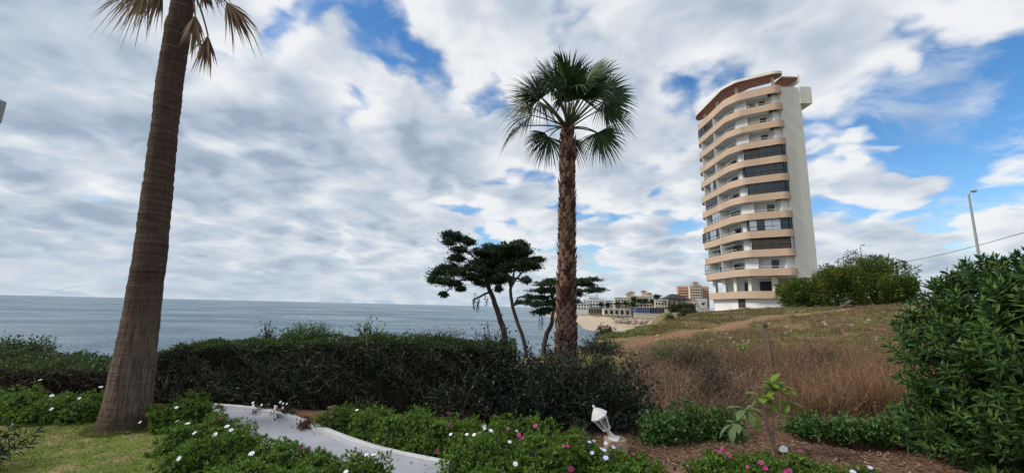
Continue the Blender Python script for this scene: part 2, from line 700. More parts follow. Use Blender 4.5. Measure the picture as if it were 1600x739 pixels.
def make_ground():
    xs = axis(-9, 14, 0.16, -2800, 2800)
    ys = axis(3.0, 22, 0.16, -2500, 2900, 1.05)
    X, Y = np.meshgrid(xs, ys)
    Z = H(X, Y)
    mb = MB()
    nx = len(xs)
    i = (np.arange(len(ys) - 1)[:, None] * nx + np.arange(nx - 1)[None]).ravel()
    mb.add(np.stack([X, Y, Z], -1).reshape(-1, 3), np.stack([i, i + 1, i + nx + 1, i + nx], 1))
    # soil kinds, by place: R lawn, G red dirt track, B sand, A bare bed soil
    x, y = X.ravel(), Y.ravel()
    lawn = sst(-(x + 2.85 + 0.25 * np.sin(y * 3)), 0, 0.25) * sst(-y, -6.0, -5.7)
    tr = sd(np.array([hit(*p)[:2] for p in TRACK]), x, y)
    w = 0.22 + 0.016 * y
    track = np.exp(-(tr / w) ** 2) * sst(y, 10, 13)
    dsh = sd(SHORE, x, y)
    dcl = sd(CLIFF, x, y)
    sand = sst(y, 95, 125) * sst(-dcl, -6, 1)
    soil = sst(-y, -7.6, -6.6) * (1 - lawn)
    me_cols = np.stack([lawn, track, sand, soil], 1).astype(np.float32)
    o = mb.build('ground', ground_mat(), smooth=True)
    o['kind'] = 'structure'
    at_ = o.data.color_attributes.new('zone', 'FLOAT_COLOR', 'POINT')
    at_.data.foreach_set('color', me_cols.ravel())
    return o


TRACK = [(935, 556), (1010, 532), (1080, 517), (1160, 503), (1240, 492), (1330, 483)]


def ground_mat():
    m, t = mat_base('ground_soil')
    tc = t.n('TexCoord')
    v = tc.outputs['Object']
    zone = t.n('Attribute', attribute_name='zone')
    sep = t.n('SeparateColor')
    t.link(zone.outputs['Color'], sep.inputs[0])
    n1 = t.noise(v, 0.55, 6.0, 0.65)
    n2 = t.noise(v, 3.2, 6.0, 0.7)
    n3 = t.noise(v, 22.0, 4.0, 0.7)
    meadow = t.ramp(n1, [(0.34, (0.08, 0.105, 0.025)), (0.46, (0.13, 0.12, 0.042)), (0.55, (0.20, 0.135, 0.075)), (0.66, (0.15, 0.095, 0.055))])
    dirt = t.ramp(n2, [(0.3, (0.19, 0.10, 0.062)), (0.7, (0.30, 0.165, 0.105))])
    meadow = t.mix(t.smooth(n2, 0.56, 0.72), meadow, dirt)
    trk = t.math('MULTIPLY', t.smooth(t.math('ADD', sep.outputs[1], t.math('MULTIPLY', t.math('SUBTRACT', n2, 0.5), 2.2)), 0.30, 0.85), 0.85)
    col = t.mix(trk, meadow, dirt)
    soil = t.ramp(n2, [(0.3, (0.09, 0.052, 0.032)), (0.55, (0.17, 0.098, 0.06)), (0.75, (0.235, 0.145, 0.09))])
    soil = t.mix(t.smooth(n3, 0.55, 0.75), soil, (0.08, 0.05, 0.035))
    col = t.mix(zone.outputs['Alpha'], col, soil)
    lawn = t.ramp(n2, [(0.30, (0.09, 0.13, 0.024)), (0.50, (0.125, 0.16, 0.032)), (0.62, (0.26, 0.20, 0.105))])
    col = t.mix(sep.outputs[0], col, lawn)
    sand = t.ramp(n1, [(0.3, (0.36, 0.29, 0.21)), (0.7, (0.46, 0.38, 0.28))])
    col = t.mix(sep.outputs[2], col, sand)
    p = t.n('BsdfPrincipled')
    t.link(col, p.inputs['Base Color'])
    p.inputs['Roughness'].default_value = 0.95
    p.inputs['Specular IOR Level'].default_value = 0.1
    bp = t.n('Bump')
    bp.inputs['Distance'].default_value = 0.05
    t.link(t.math('ADD', n2, t.math('MULTIPLY', n3, 0.4)), bp.inputs['Height'])
    t.link(bp.outputs[0], p.inputs['Normal'])
    out = t.n('OutputMaterial')
    t.link(p.outputs[0], out.inputs[0])
    return m


make_ground()


def make_sea():
    m, t = mat_base('sea_water')
    tc = t.n('TexCoord')
    mp = t.n('Mapping')
    mp.inputs['Scale'].default_value = (0.55, 1.0, 1.0)
    mp.inputs['Rotation'].default_value = (0, 0, math.radians(-12))
    t.link(tc.outputs['Object'], mp.inputs[0])
    a = t.noise(mp.outputs[0], 0.09, 4.0, 0.6, 0.3)
    b = t.noise(mp.outputs[0], 0.55, 5.0, 0.65, 0.4)
    c = t.noise(mp.outputs[0], 0.012, 4.0, 0.6, 0.2)
    p = t.n('BsdfPrincipled')
    col = t.ramp(c, [(0.35, (0.016, 0.060, 0.10)), (0.65, (0.045, 0.115, 0.165))])
    t.link(col, p.inputs['Base Color'])
    t.put(p.inputs['Roughness'], t.ramp(t.noise(mp.outputs[0], 0.02, 3.0, 0.6, 0.4), [(0.35, (.10, .10, .10)), (0.65, (.34, .34, .34))]))
    p.inputs['IOR'].default_value = 1.33
    bp = t.n('Bump')
    bp.inputs['Distance'].default_value = 2.2
    bp.inputs['Strength'].default_value = 0.9
    t.link(t.math('ADD', t.math('MULTIPLY', a, 1.5), t.math('MULTIPLY', b, 0.6)), bp.inputs['Height'])
    t.link(bp.outputs[0], p.inputs['Normal'])
    out = t.n('OutputMaterial')
    t.link(p.outputs[0], out.inputs[0])
    mb = MB()
    R_ = 90000.0
    mb.add([(-R_, 12, -8.0), (R_, 12, -8.0), (R_, R_, -8.0), (-R_, R_, -8.0)], [[0, 1, 2, 3]])
    o = mb.build('sea', m)
    o['kind'] = 'structure'


make_sea()


# ------------------------------------------------------------------ tower block
def make_tower():
    T = empty('apartment_tower', (41.5, 68, 1.2), 'tall cream apartment tower with tan curved balconies and a red-brown roof canopy', 'building')
    zb, Hf = 1.1, 2.97
    Z1 = 7.78                                           # middle of the lowest tan band
    front = [(41.5, 79.3), (37.6, 79.3), (36.55, 77.6), (36.6, 67.3), (37.7, 64.95), (42.2, 62.0), (43.45, 62.0), (43.45, 63.2)]
    rads = [0, .8, .8, .4, .4, .4, .7, 0]
    line = fillet(front, rads, 6)[::-1]                 # walked so that the building lies to the left
    line = line[::-1]                                   # from the back to the end wall: building on the right? fixed below
    # direction check: from rear (41.5,79) round the sea side to the end wall, inside lies to the left of travel
    inner = lambda d: offset_line(line, -d)
    wall_line = inner(1.7)
    # body of the building behind the balconies
    body = np.array([(46.5, 62.9), (46.5, 80.5), (40.5, 80.5), (38.3, 77.6), (38.3, 68.0), (39.0, 66.3), (42.2, 64.2), (42.2, 62.9)])
    mb = MB().prism(body, Z1 - 0.75, Z1 + 10 * Hf - 0.3)
    mb.build('wall', M['towerwhite'], T)
    # cream end wall, a hand proud of the body
    mb = MB().box((45.0, 62.80, (Z1 - 0.8 + 38.2) / 2), (3.4, 0.25, 38.2 - Z1 + 0.8))
    mb.build('end_wall', M['cream'], T)
    MB().box((46.95, 68.0, (3 + 37.0) / 2), (1.1, 8.5, 34)).build('side_wall', M['cream'], T)
    MB().box((47.45, 64.6, 36.7), (1.9, 4.4, 2.9)).build('plant_room', M['cream'], T)
    for k in range(11):
        z = Z1 + k * Hf
        hh = 0.56 if k < 10 else 0.66
        par = MB().strip_wall(line, z - hh, z + hh, -0.16).build('balcony_parapet', M['tan'], T, smooth=False)
        mb = MB()
        sl = inner(0.2)
        w2 = inner(1.95)
        n = len(sl)
        for zz, flip in ((z - hh + 0.05, True), (z - hh + 0.25, False)):
            V = np.concatenate([np.c_[sl, np.full(n, zz)], np.c_[w2, np.full(n, zz)]])
            j = np.arange(n - 1)
            q = np.stack([j, j + 1, n + j + 1, n + j], 1)
            mb.add(V, q[:, ::-1] if flip else q)
        mb.build('balcony_slab', M['towerwhite'], T)
        if k == 10:
            break
        # white top rail on thin posts
        mb = MB()
        rl = np.c_[inner(0.08), np.full(len(line), z + hh + 0.32)]
        if k in (1, 2, 4, 5, 6):
            rl = rl[rl[:, 1] > 66.6]
        mb.tube(rl, 0.028, 5)
        acc = 0.0
        for i in range(1, len(rl)):
            acc += np.linalg.norm(rl[i] - rl[i - 1])
            if acc > 0.9:
                acc = 0
                mb.bar(rl[i] - [0, 0, 0.34], rl[i], 0.035)
        for a, b in ((rl[-2], rl[-1]),):
            mb.bar(b - [0, 0, 0.34], b, 0.035)
        # long straight runs get posts too
        for i in range(len(rl) - 1):
            L = np.linalg.norm(rl[i + 1] - rl[i])
            for q in range(1, int(L / 1.1)):
                p = rl[i] + (rl[i + 1] - rl[i]) * q / int(L / 1.1)
                mb.bar(p - [0, 0, 0.34], p, 0.03)
        mb.build('railing', M['rail'], T)
        # partition walls between the flats on the sea side
        zc0, zc1 = z - hh + 0.25, z + Hf - hh + 0.04
        for yy in (71.6, 76.4):
            MB().box((37.45, yy, (zc0 + zc1) / 2), (1.55, 0.14, zc1 - zc0)).build('partition', M['towerwhite'], T)
        MB().box((38.6, 65.9, (zc0 + zc1) / 2), (0.14, 2.0, zc1 - zc0), 0.6).build('partition', M['towerwhite'], T)
    # --- windows. plan line of the chamfer facing the camera
    A, B = np.array([42.55, 62.16]), np.array([37.75, 65.15])      # outer glazing line, right to left
    e = norm(B - A)
    nrm = np.array([e[1], -e[0]])
    if nrm[1] > 0:
        nrm = -nrm

    def glazing(k, a, b, shutters=(), pale=False, hi=None, name='window'):
        """framed window strip between plan points a and b on floor k (rests on the parapet)"""
        z0 = Z1 + k * Hf + 0.57
        z1 = Z1 + (k + 1) * Hf - 0.53
        L = np.linalg.norm(b - a)
        nb = max(1, int(round(L / 1.15)))
        d = (b - a) / nb
        fr = MB()
        for i in range(nb + 1):
            p = a + d * i
            fr.bar((*p, z0), (*p, z1), 0.10)
        for zz in (z0 + 0.05, z0 + 0.55 * (z1 - z0) - 0.35, z1 - 0.06):
            fr.bar((*a, zz), (*b, zz), 0.09)
        f = fr.build(name, M['frame'], T)
        for i in range(nb):
            p, q = a + d * i, a + d * (i + 1)
            m_ = M['shutter'] if i in shutters else (M['paleglass'] if (pale and (i * 7 + k) % 3 != 2) else M['glass'])
            off = norm(np.array([-(q - p)[1], (q - p)[0]])) * 0.03
            MB().bar((*(p + off), (z0 + z1) / 2), (*(q + off), (z0 + z1) / 2), 0.03, z1 - z0 - 0.05).build('shutter' if i in shutters else 'pane', m_, f)

    R0, R1 = np.array([43.42, 63.0]), np.array([43.1, 62.15])
    closed = {6: (2, 3), 5: (), 4: (), 2: (), 1: (0, 1, 2, 3)}
    spans = {6: 0.93, 5: 0.93, 4: 0.9, 2: 0.93, 1: 0.9}
    for k, shut in closed.items():
        off = nrm * -0.06
        b = A + (B - A) * spans[k]
        glazing(k, A + off, b + off, shut if k != 6 else (3, 4), pale=(k == 2))
        glazing(k, R1 + np.array([0.0, 0.06]), A + off, (), pale=(k in (2, 1)))
        glazing(k, R0, R1 + np.array([0.0, 0.06]), ())
        c = b + np.array([0.35, 1.5])
        glazing(k, b + off, c, (), pale=True)
    # open floors: small dark window in the white rear wall beside the end wall, door further left
    for k in (0, 3, 7, 8, 9):
        z0 = Z1 + k * Hf + 0.35
        w0 = A + e * 0.35 - nrm * 1.62
        e2 = norm(np.array([-3.2, 2.1]))
        n2 = np.array([-e2[1], e2[0]])
        n2 = n2 if n2[1] < 0 else -n2
        for s0, wd, hh in ((0.35, 0.85, 1.3),) + (((1.9, 0.7, 1.2),) if k == 9 else ()):
            p = np.array([42.2, 64.2]) + e2 * s0 + n2 * .06
            q = p + e2 * wd
            f = MB()
            for u_ in (p, q, (p + q) / 2):
                f.bar((*u_, z0 + 0.3), (*u_, z0 + 0.3 + hh), 0.08)
            f.bar((*p, z0 + 0.3 + hh), (*q, z0 + 0.3 + hh), 0.09)
            f.bar((*p, z0 + 0.9), (*q, z0 + 0.9), 0.06)
            f = f.build('window', M['frame'], T)
            MB().bar((*(p - nrm * 0.0), z0 + 0.3 + hh / 2), (*(q), z0 + 0.3 + hh / 2), 0.04, hh).build('pane', M['glass'], f)
    # sea side: glazed bays on some floors, dark door openings on the others
    S = lambda y: np.array([36.72, y])
    for k, y0, y1, pale in ((5, 71.8, 74.0, True), (4, 72.0, 76.2, False), (3, 71.8, 74.0, True), (2, 71.8, 76.2, True), (9, 75.0, 77.6, False), (0, 76.6, 78.0, True), (2, 76.6, 78.2, True)):
        glazing(k, S(y0), S(y1), (), pale=pale)
    for k in range(10):
        z0 = Z1 + k * Hf - 0.35
        for y0, y1 in ((67.9, 70.6), (72.4, 75.4), (77.0, 78.3)):
            f = MB()
            for yy in (y0, (y0 + y1) / 2, y1):
                f.bar((38.27, yy, z0), (38.27, yy, z0 + 2.1), 0.08)
            f.bar((38.27, y0, z0 + 2.1), (38.27, y1, z0 + 2.1), 0.08)
            f = f.build('balcony_door', M['frame'], T)
            MB().box((38.285, (y0 + y1) / 2, z0 + 1.05), (0.04, y1 - y0, 2.1)).build('pane', M['glass'], f)
    # awnings on the low floors
    for k, y0, y1 in ((1, 67.5, 71.4), (1, 72, 76)):
        zz = Z1 + (k + 1) * Hf - 0.7
        V = [(38.2, y0, zz), (38.2, y1, zz), (36.9, y1, zz - 0.45), (36.9, y0, zz - 0.45)]
        V2 = [(a, b, c - 0.03) for a, b, c in V]
        MB().add(V + V2, [[0, 1, 2, 3], [7, 6, 5, 4], [3, 2, 6, 7], [0, 3, 7, 4], [1, 5, 6, 2]]).build('awning', M['white'], T)
    for k, y in ((0, 74.8), (2, 69.2)):
        MB().box((37.9, y, Z1 + k * Hf + 1.3), (0.35, 0.85, 0.6)).build('air_conditioner', M['greymetal'], T)
    # roof terrace canopy: white rim, red-brown soffit
    zt = Z1 + 10 * Hf + 2.55
    for tr_, seg in (('canopy', line[3:]),):
        n = len(seg)
        outl = offset_line(seg, 0.25)
        tp = np.linspace(0, 1, n)
        inn = np.stack([np.interp(tp, [0, .3, .62, .85, 1], c_) for c_ in ([40.0, 39.7, 39.7, 40.9, 43.2], [76.5, 76.2, 69.0, 66.6, 64.9])], 1)
        V = np.concatenate([np.c_[outl, np.full(n, zt)], np.c_[inn, np.full(n, zt)], np.c_[outl, np.full(n, zt + 0.35)], np.c_[inn, np.full(n, zt + 0.35)]])
        j = np.arange(n - 1)
        c = MB().add(V, np.concatenate([np.stack([j, n + j, n + j + 1, j + 1], 1), np.stack([n + j, 3 * n + j, 3 * n + j + 1, n + j + 1], 1),
                                        np.stack([2 * n + j, 2 * n + j + 1, 3 * n + j + 1, 3 * n + j], 1), np.array([[n - 1, 2 * n - 1, 4 * n - 1, 3 * n - 1], [0, 2 * n, 3 * n, n]])])).build('roof_canopy', M['soffit'], T)
        MB().strip_wall(offset_line(outl, 0.06), zt - 0.04, zt + 0.42, -0.058).build('canopy_rim', M['cream'], c)
    MB().box((45.2, 63.9, zt - 0.2), (2.6, 2.6, 0.35)).build('roof_canopy', M['soffit'], T)
    MB().box((46.62, 63.9, zt - 0.35), (0.22, 2.7, 1.3)).build('canopy_rim', M['cream'], T)
    for p in ((42.6, 63.0), (38.4, 66.4), (37.6, 71.5), (37.6, 76.5)):
        MB().box((p[0], p[1], zt - 1.3), (0.35, 0.35, 2.58)).build('column', M['cream'], T)
    # podium
    zp = 3.9
    pod = fillet([(40.5, 79.0), (37.3, 78.5), (37.3, 67.6), (38.4, 65.8), (42.9, 62.9), (44.5, 62.9)], [0, .5, .6, .8, .6, 0], 4)
    MB().strip_wall(pod, zp - 0.15, zp + 1.0, -0.2).build('podium_parapet', M['tan'], T)
    MB().prism(np.array([(46.2, 63.2), (46.2, 80), (40.5, 80)] + [tuple(p) for p in offset_line(pod, -0.25)[1:]]), zp - 0.1, zp + 0.08).build('podium_slab', M['towerwhite'], T)
    MB().prism(np.array([(46.1, 63.6), (46.1, 79.5), (40.5, 79.5)] + [tuple(p) for p in offset_line(pod, -0.7)[1:-2]] + [(42.6, 63.6)]), 0.2, zp - 0.1).build('podium_wall', M['towerwhite'], T)
    MB().prism(np.array([(45.5, 67.0), (45.5, 79.0), (41.0, 79.0), (41.0, 69.0), (43, 67)]), zp + 0.05, Z1 - 0.7).build('core_wall', M['towerwhite'], T)
    for p in ((38.0, 77.0), (37.9, 73.2), (37.9, 69.6), (38.7, 66.7), (41.2, 64.6), (44.2, 63.4), (46.0, 63.6)):
        MB().box((p[0], p[1], (zp + Z1 - 0.6) / 2), (0.62, 0.62, Z1 - 0.6 - zp), 0.3).build('column', M['cream'], T)
    for i, (x, y, w, rz) in enumerate(((40.98, 71.5, 2.2, PI / 2), (40.98, 75.2, 1.6, PI / 2), (42.0, 67.95, 2.0, -PI / 4))):
        f = MB().box((x, y, 5.4), (w, 0.12, 2.4), rz).build('entrance_door', M['frame'], T)
    # ground-floor door and meter cupboards in the white podium wall
    q0 = np.array([38.75, 66.45])
    f = MB().box((38.05, 68.6, 2.2), (0.2, 1.9, 3.0)).build('garage_door', M['shutter'], T)
    MB().box((37.96, 68.6, 1.5), (0.1, 1.7, 1.5)).build('lower_panel', M['tan'], f)
    for s in (2.45, 2.95):
        p = np.array([38.95, 66.35]) + e * -s + nrm * -0.02
        f = MB().bar((*(p - e * 0.14), 2.1), (*(p + e * 0.14), 2.1), 0.10, 1.35).build('cupboard_door', M['frame'], T)
        MB().bar((*(p - e * 0.1 + nrm * .06), 2.1), (*(p + e * 0.1 + nrm * .06), 2.1), 0.04, 1.2).build('panel', M['greymetal'], f)
    p = np.array([38.95, 66.35]) + e * -3.5 + nrm * 0.35
    MB().tube([(*p, 0.9), (*p, 5.0)], 0.06, 6).build('drain_pipe', M['tan'], T)


make_tower()


# ------------------------------------------------------------------ far town along the bay
M['terracotta'] = surf('terracotta_roof', (0.36, 0.17, 0.10), (0.27, 0.12, 0.075), 0.8, 0.9)
M['sandwall'] = surf('sand_render', (0.64, 0.57, 0.45), (0.56, 0.49, 0.38), 0.08, 0.9)  # town wall colours are lightened to stand for distant haze
M['orange'] = surf('salmon_render', (0.66, 0.43, 0.32), (0.58, 0.36, 0.26), 0.05, 0.9)
M['darkroof'] = surf('dark_roof', (0.045, 0.042, 0.045), (0.03, 0.03, 0.033), 0.2, 0.8)
M['blue'] = surf('blue_panel', (0.05, 0.09, 0.22), (0.04, 0.07, 0.17), 0.3, 0.7)
M['rock'] = surf('rock', (0.40, 0.33, 0.26), (0.22, 0.175, 0.14), 0.8, 0.95, 0.1, 2.0)


def town_house(px0, px1, py_top, Y, mat, label, floors, bays, roof=None, py_base=None, depth=12, turret=None, cat='building', name='apartment_block'):
    a, b = at(px0, py_top, Y), at(px1, py_top, Y)
    zt = (a[2] + b[2]) / 2
    cx, w = (a[0] + b[0]) / 2, b[0] - a[0]
    zb = hz(cx, Y) - 1.0 if py_base is None else at(px0, py_base, Y)[2]
    rz = -math.atan2(cx, Y) * 0.6
    T = empty(name, (cx, Y + depth / 2, zb), label, cat)
    ca, sa = math.cos(rz), math.sin(rz)

    def P(lx, ly, z):
        return (cx + lx * ca - ly * sa, Y + depth / 2 + lx * sa + ly * ca, z)
    MB().box(P(0, 0, (zt + zb) / 2), (w, depth, zt - zb), rz).build('wall', mat, T)
    MB().box(P(0, 0, zt + 0.25), (w + 0.5, depth + 0.5, 0.5), rz).build('parapet', M[roof] if roof else mat, T)
    fh = min(3.2, (zt - zb - 1.0) / max(floors, 1))
    ww = w / bays
    sizes = {}
    for i in range(floors):
        for j in range(bays):
            lx = -w / 2 + (j + 0.5) * ww
            z = zt - 0.9 - fh * (i + 0.5)
            key = 0
            if key not in sizes:
                o = MB().box((0, 0, 0), (ww * 0.5, 0.3, fh * 0.52)).build('window', M['glass'], T)
                sizes[key] = o.data
                o.matrix_local = Matrix.Translation(Vector(np.array(P(lx, -depth / 2 - 0.03, z)) - root_loc(T))) @ Matrix.Rotation(rz, 4, 'Z')
                o.data.transform(Matrix.Translation(Vector(root_loc(T))))
            else:
                inst('window', sizes[key], T, P(lx, -depth / 2 - 0.03, z), Matrix.Rotation(rz, 3, 'Z'))
        if floors > 2:
            MB().box(P(0, -depth / 2 - 0.5, zt - 0.9 - fh * (i + 1)), (w * 0.94, 1.0, 0.9), rz).build('balcony', mat, T)
    for (tx, tw, th) in (turret or ()):
        c = P(tx * w, -depth / 4, zt + 0.5 + th / 2)
        MB().box(c, (tw, tw, th), rz).build('turret', mat, T)
        h = tw / 2 + 0.5
        V = np.array([(-h, -h, 0), (h, -h, 0), (h, h, 0), (-h, h, 0), (0, 0, tw * 0.3)]) + np.array([c[0], c[1], zt + 0.52 + th])
        MB().add(V, [[0, 1, 4], [1, 2, 4], [2, 3, 4], [3, 0, 4]]).build('turret_roof', M['terracotta'], T)
    return T


Z3 = lambda x, y: (880 + x * 0.175, 420 + y * 0.175)


def zt3(x0, x1, ytop, Y, mat, label, floors, bays, **k):
    a, b = Z3(x0, ytop), Z3(x1, ytop)
    return town_house(a[0], b[0], a[1], Y, mat, label, floors, bays, **k)


zt3(60, 235, 300, 420, M['white'], 'low white houses at the seaward end of the far town', 2, 7)
zt3(190, 372, 272, 432, M['white'], 'white stepped apartment house in the far town left of the palm grove', 4, 7)
zt3(232, 322, 243, 448, M['towerwhite'], 'upper white block rising behind the stepped white house', 3, 5)
zt3(385, 470, 288, 450, M['white'], 'far house with a dark flat roof between the white and cream buildings', 2, 4, roof='darkroof')
zt3(470, 600, 258, 400, M['sandwall'], 'cream hotel wing at the left of the far palms', 4, 5, turret=((0.45, 5, 3),))
zt3(585, 800, 246, 412, M['sandwall'], 'cream hotel with little terracotta roofed turrets on the far seafront', 4, 8, turret=((-0.32, 6, 3.2), (0.18, 5, 4.5), (0.40, 5, 2.4)))
zt3(845, 1195, 285, 330, M['sandwall'], 'long low cream seafront building behind a row of trees', 2, 14, name='seafront_building')
zt3(1035, 1142, 157, 520, M['orange'], 'left block of the salmon pink apartment towers on the skyline', 9, 6)
zt3(1144, 1248, 148, 505, M['sandwall'], 'pale middle block of the salmon pink apartment towers on the skyline', 10, 5, turret=((0, 8, 2.5),))
zt3(1250, 1308, 161, 512, M['orange'], 'right block of the salmon pink apartment towers next to the near tower', 9, 3)
zt3(955, 1035, 232, 540, M['orange'], 'small salmon house on the skyline left of the apartment towers', 2, 4)


def canopy_roof():
    a, b = at(*Z3(925, 268), 318), at(*Z3(1150, 262), 318)
    T = empty('terrace_roof', ((a[0] + b[0]) / 2, 322, a[2] - 6), 'dark hipped terrace roof above the long cream seafront building', 'roof')
    cx, w = (a[0] + b[0]) / 2, b[0] - a[0]
    z = (a[2] + b[2]) / 2
    y0 = 318
    V = [(cx - w / 2, y0, z), (cx + w / 2, y0, z - 0.6), (cx + w / 2, y0 + 14, z - 0.6), (cx - w / 2, y0 + 14, z), (cx - w * .18, y0 + 6, z + 3.6), (cx + w * .12, y0 + 6, z + 3.3)]
    V += [(x, y, zz - 0.5) for x, y, zz in V[:4]]
    MB().add(V[:6], [[0, 1, 5, 4], [2, 3, 4, 5]]).add(V[:6], [[1, 2, 5], [3, 0, 4]]).build('roof_slope', M['darkroof'], T)
    MB().add(V[:4] + V[6:], [[0, 4, 5, 1], [1, 5, 6, 2], [2, 6, 7, 3], [3, 7, 4, 0], [4, 7, 6, 5]]).build('fascia', M['darkroof'], T)
    for i in range(6):
        x = cx - w / 2 + 0.6 + i * (w - 1.2) / 5
        MB().box((x, y0 + 0.8, z - 3.4), (0.4, 0.4, 5.6)).build('post', M['white'], T)
    # white screen wall with a black emblem, slanting top
    c0, c1, c2, c3 = [at(*Z3(x, y), 150) for x, y in ((1192, 262), (1285, 268), (1285, 345), (1232, 345))]
    T = empty('screen_wall', (c0[0], 150, c2[2]), 'white screen wall with a black bird emblem beside the tower', 'wall')
    mb = MB()
    P4 = np.array([c0, c1, c2, c3])
    mb.add(np.concatenate([P4, P4 + [0, 0.4, 0]]), [[3, 2, 1, 0], [4, 5, 6, 7], [0, 1, 5, 4], [1, 2, 6, 5], [2, 3, 7, 6], [3, 0, 4, 7]])
    mb.build('panel', M['white'], T)
    em = [at(*Z3(x, y), 149.9) for x, y in ((1232, 312), (1248, 300), (1258, 302), (1272, 295), (1266, 310), (1254, 318), (1248, 330), (1244, 318))]
    mb = MB()
    E = np.array(em)
    n = len(E)
    mb.add(np.concatenate([E, E + [0, 0.06, 0]]), np.array([[i, (i + 1) % n, n + (i + 1) % n, n + i] for i in range(n)]))
    mb.Fs.append(np.array([list(range(n - 1, -1, -1))]))
    mb.build('emblem', M['frame'], T)


canopy_roof()


def far_box(name, label, cat, x0, x1, y0, y1, Y, mat, depth=4.0, parts=None):
    a, b = at(*Z3(x0, y0), Y), at(*Z3(x1, y1), Y)
    T = empty(name, ((a[0] + b[0]) / 2, Y + depth / 2, b[2]), label, cat)
    c = np.array([(a[0] + b[0]) / 2, Y + depth / 2, (a[2] + b[2]) / 2])
    MB().box(c, (b[0] - a[0], depth, a[2] - b[2])).build('body', mat, T)
    w = b[0] - a[0]
    if parts == 'posts':
        for i in range(7):
            MB().box((a[0] + w * i / 6, Y - 0.06, c[2]), (w * 0.02, 0.1, a[2] - b[2] + 0.2)).build('post', M['greymetal'], T)
    if parts == 'openings':
        for i in range(6):
            MB().box((a[0] + w * (i + 0.5) / 6, Y - 0.03, c[2] - 0.1), (w * 0.09, 0.1, (a[2] - b[2]) * 0.6)).build('opening', M['glass'], T)
    MB().box((c[0], c[1], a[2] + 0.12), (w + 0.5, depth + 0.5, 0.2)).build('coping', M['white'] if parts != 'posts' else M['greymetal'], T)
    return T


far_box('promenade_wall', 'cream promenade wall above the far sand left of the boulders', 'wall', 360, 645, 355, 418, 335, M['sandwall'], 5, 'openings')
far_box('sea_wall', 'grey low sea wall in front of the far white houses', 'wall', 225, 362, 352, 402, 380, M['rock'], 4, 'openings')
far_box('beach_bar', 'blue screened beach bar on the far seafront', 'beach bar', 650, 765, 345, 395, 250, M['blue'], 6, 'posts')
far_box('bar_terrace', 'dark glazed terrace to the right of the blue beach bar', 'terrace', 768, 905, 348, 400, 252, M['darkroof'], 6, 'posts')
far_box('beach_wall', 'pale low wall behind the people on the far beach', 'wall', 635, 900, 398, 440, 246, M['sandwall'], 1.0)


def thatch(x, y, Y, r, label):
    p = at(*Z3(x, y), Y)
    z0 = hz(p[0], Y)
    T = empty('beach_hut', (p[0], Y, z0), label, 'hut', 'thatched shelters on the far beach')
    MB().lathe((p[0], Y, z0), [(0.1, 4.3), (r, 2.6), (r * 0.96, 2.4), (0.1, 3.4)], 10).build('thatch', M['twig'], T)
    for k in range(4):
        a = PI / 4 + k * PI / 2
        MB().tube([(p[0] + r * .7 * math.cos(a), Y + r * .7 * math.sin(a), z0 - .3), (p[0] + r * .7 * math.cos(a), Y + r * .7 * math.sin(a), z0 + 2.8)], 0.12, 6).build('post', M['bark'], T)


thatch(490, 415, 262, 4.2, 'thatched shelter on the far beach, left one of two above the boulders')
thatch(535, 415, 256, 4.6, 'thatched shelter on the far beach, right one of two above the boulders')


def blob(mb, c, s, seed=0, n=2, jag=0.25):
    """lumpy closed stone: icosphere-like lat/long ball with noise"""
    r_ = np.random.default_rng(seed)
    nu, nv = 9, 6
    ph = r_.uniform(0, 6.28, 6)
    kd = r_.normal(size=(6, 3)) * 1.7
    V = []
    for i in range(nv + 1):
        th = PI * i / nv
        for j in range(nu):
            f = 2 * PI * j / nu
            d = np.array([math.sin(th) * math.cos(f), math.sin(th) * math.sin(f), math.cos(th)])
            rr = 1 + jag * sum(math.sin(kd[q] @ d + ph[q]) for q in range(6)) / 2.4
            V.append(np.asarray(c) + d * np.asarray(s) * rr)
    Fq = [[i * nu + j, (i + 1) * nu + j, (i + 1) * nu + (j + 1) % nu, i * nu + (j + 1) % nu] for i in range(nv) for j in range(nu)]
    return mb.add(V, Fq)


bl = [(480, 455, 3.0), (515, 462, 3.2), (548, 458, 2.2), (575, 470, 3.4), (605, 462, 3.0), (632, 474, 2.6), (655, 468, 2.2), (700, 470, 3.2), (745, 474, 3.0), (560, 446, 2.2), (620, 448, 2.4)]
for i, (x, y, s) in enumerate(bl):
    Y = 205 + (475 - y) * 1.1
    p = at(*Z3(x, y), Y)
    o = blob(MB(), (p[0], Y, p[2] - 0.2), (s * .6, s * .5, s * .42), 100 + i).build('boulder', M['rock'], origin=(p[0], Y, p[2] - s * .5))
    tag(o, 'tan boulder in the rock heap on the far beach', 'boulder', 'boulders heaped on the far beach')


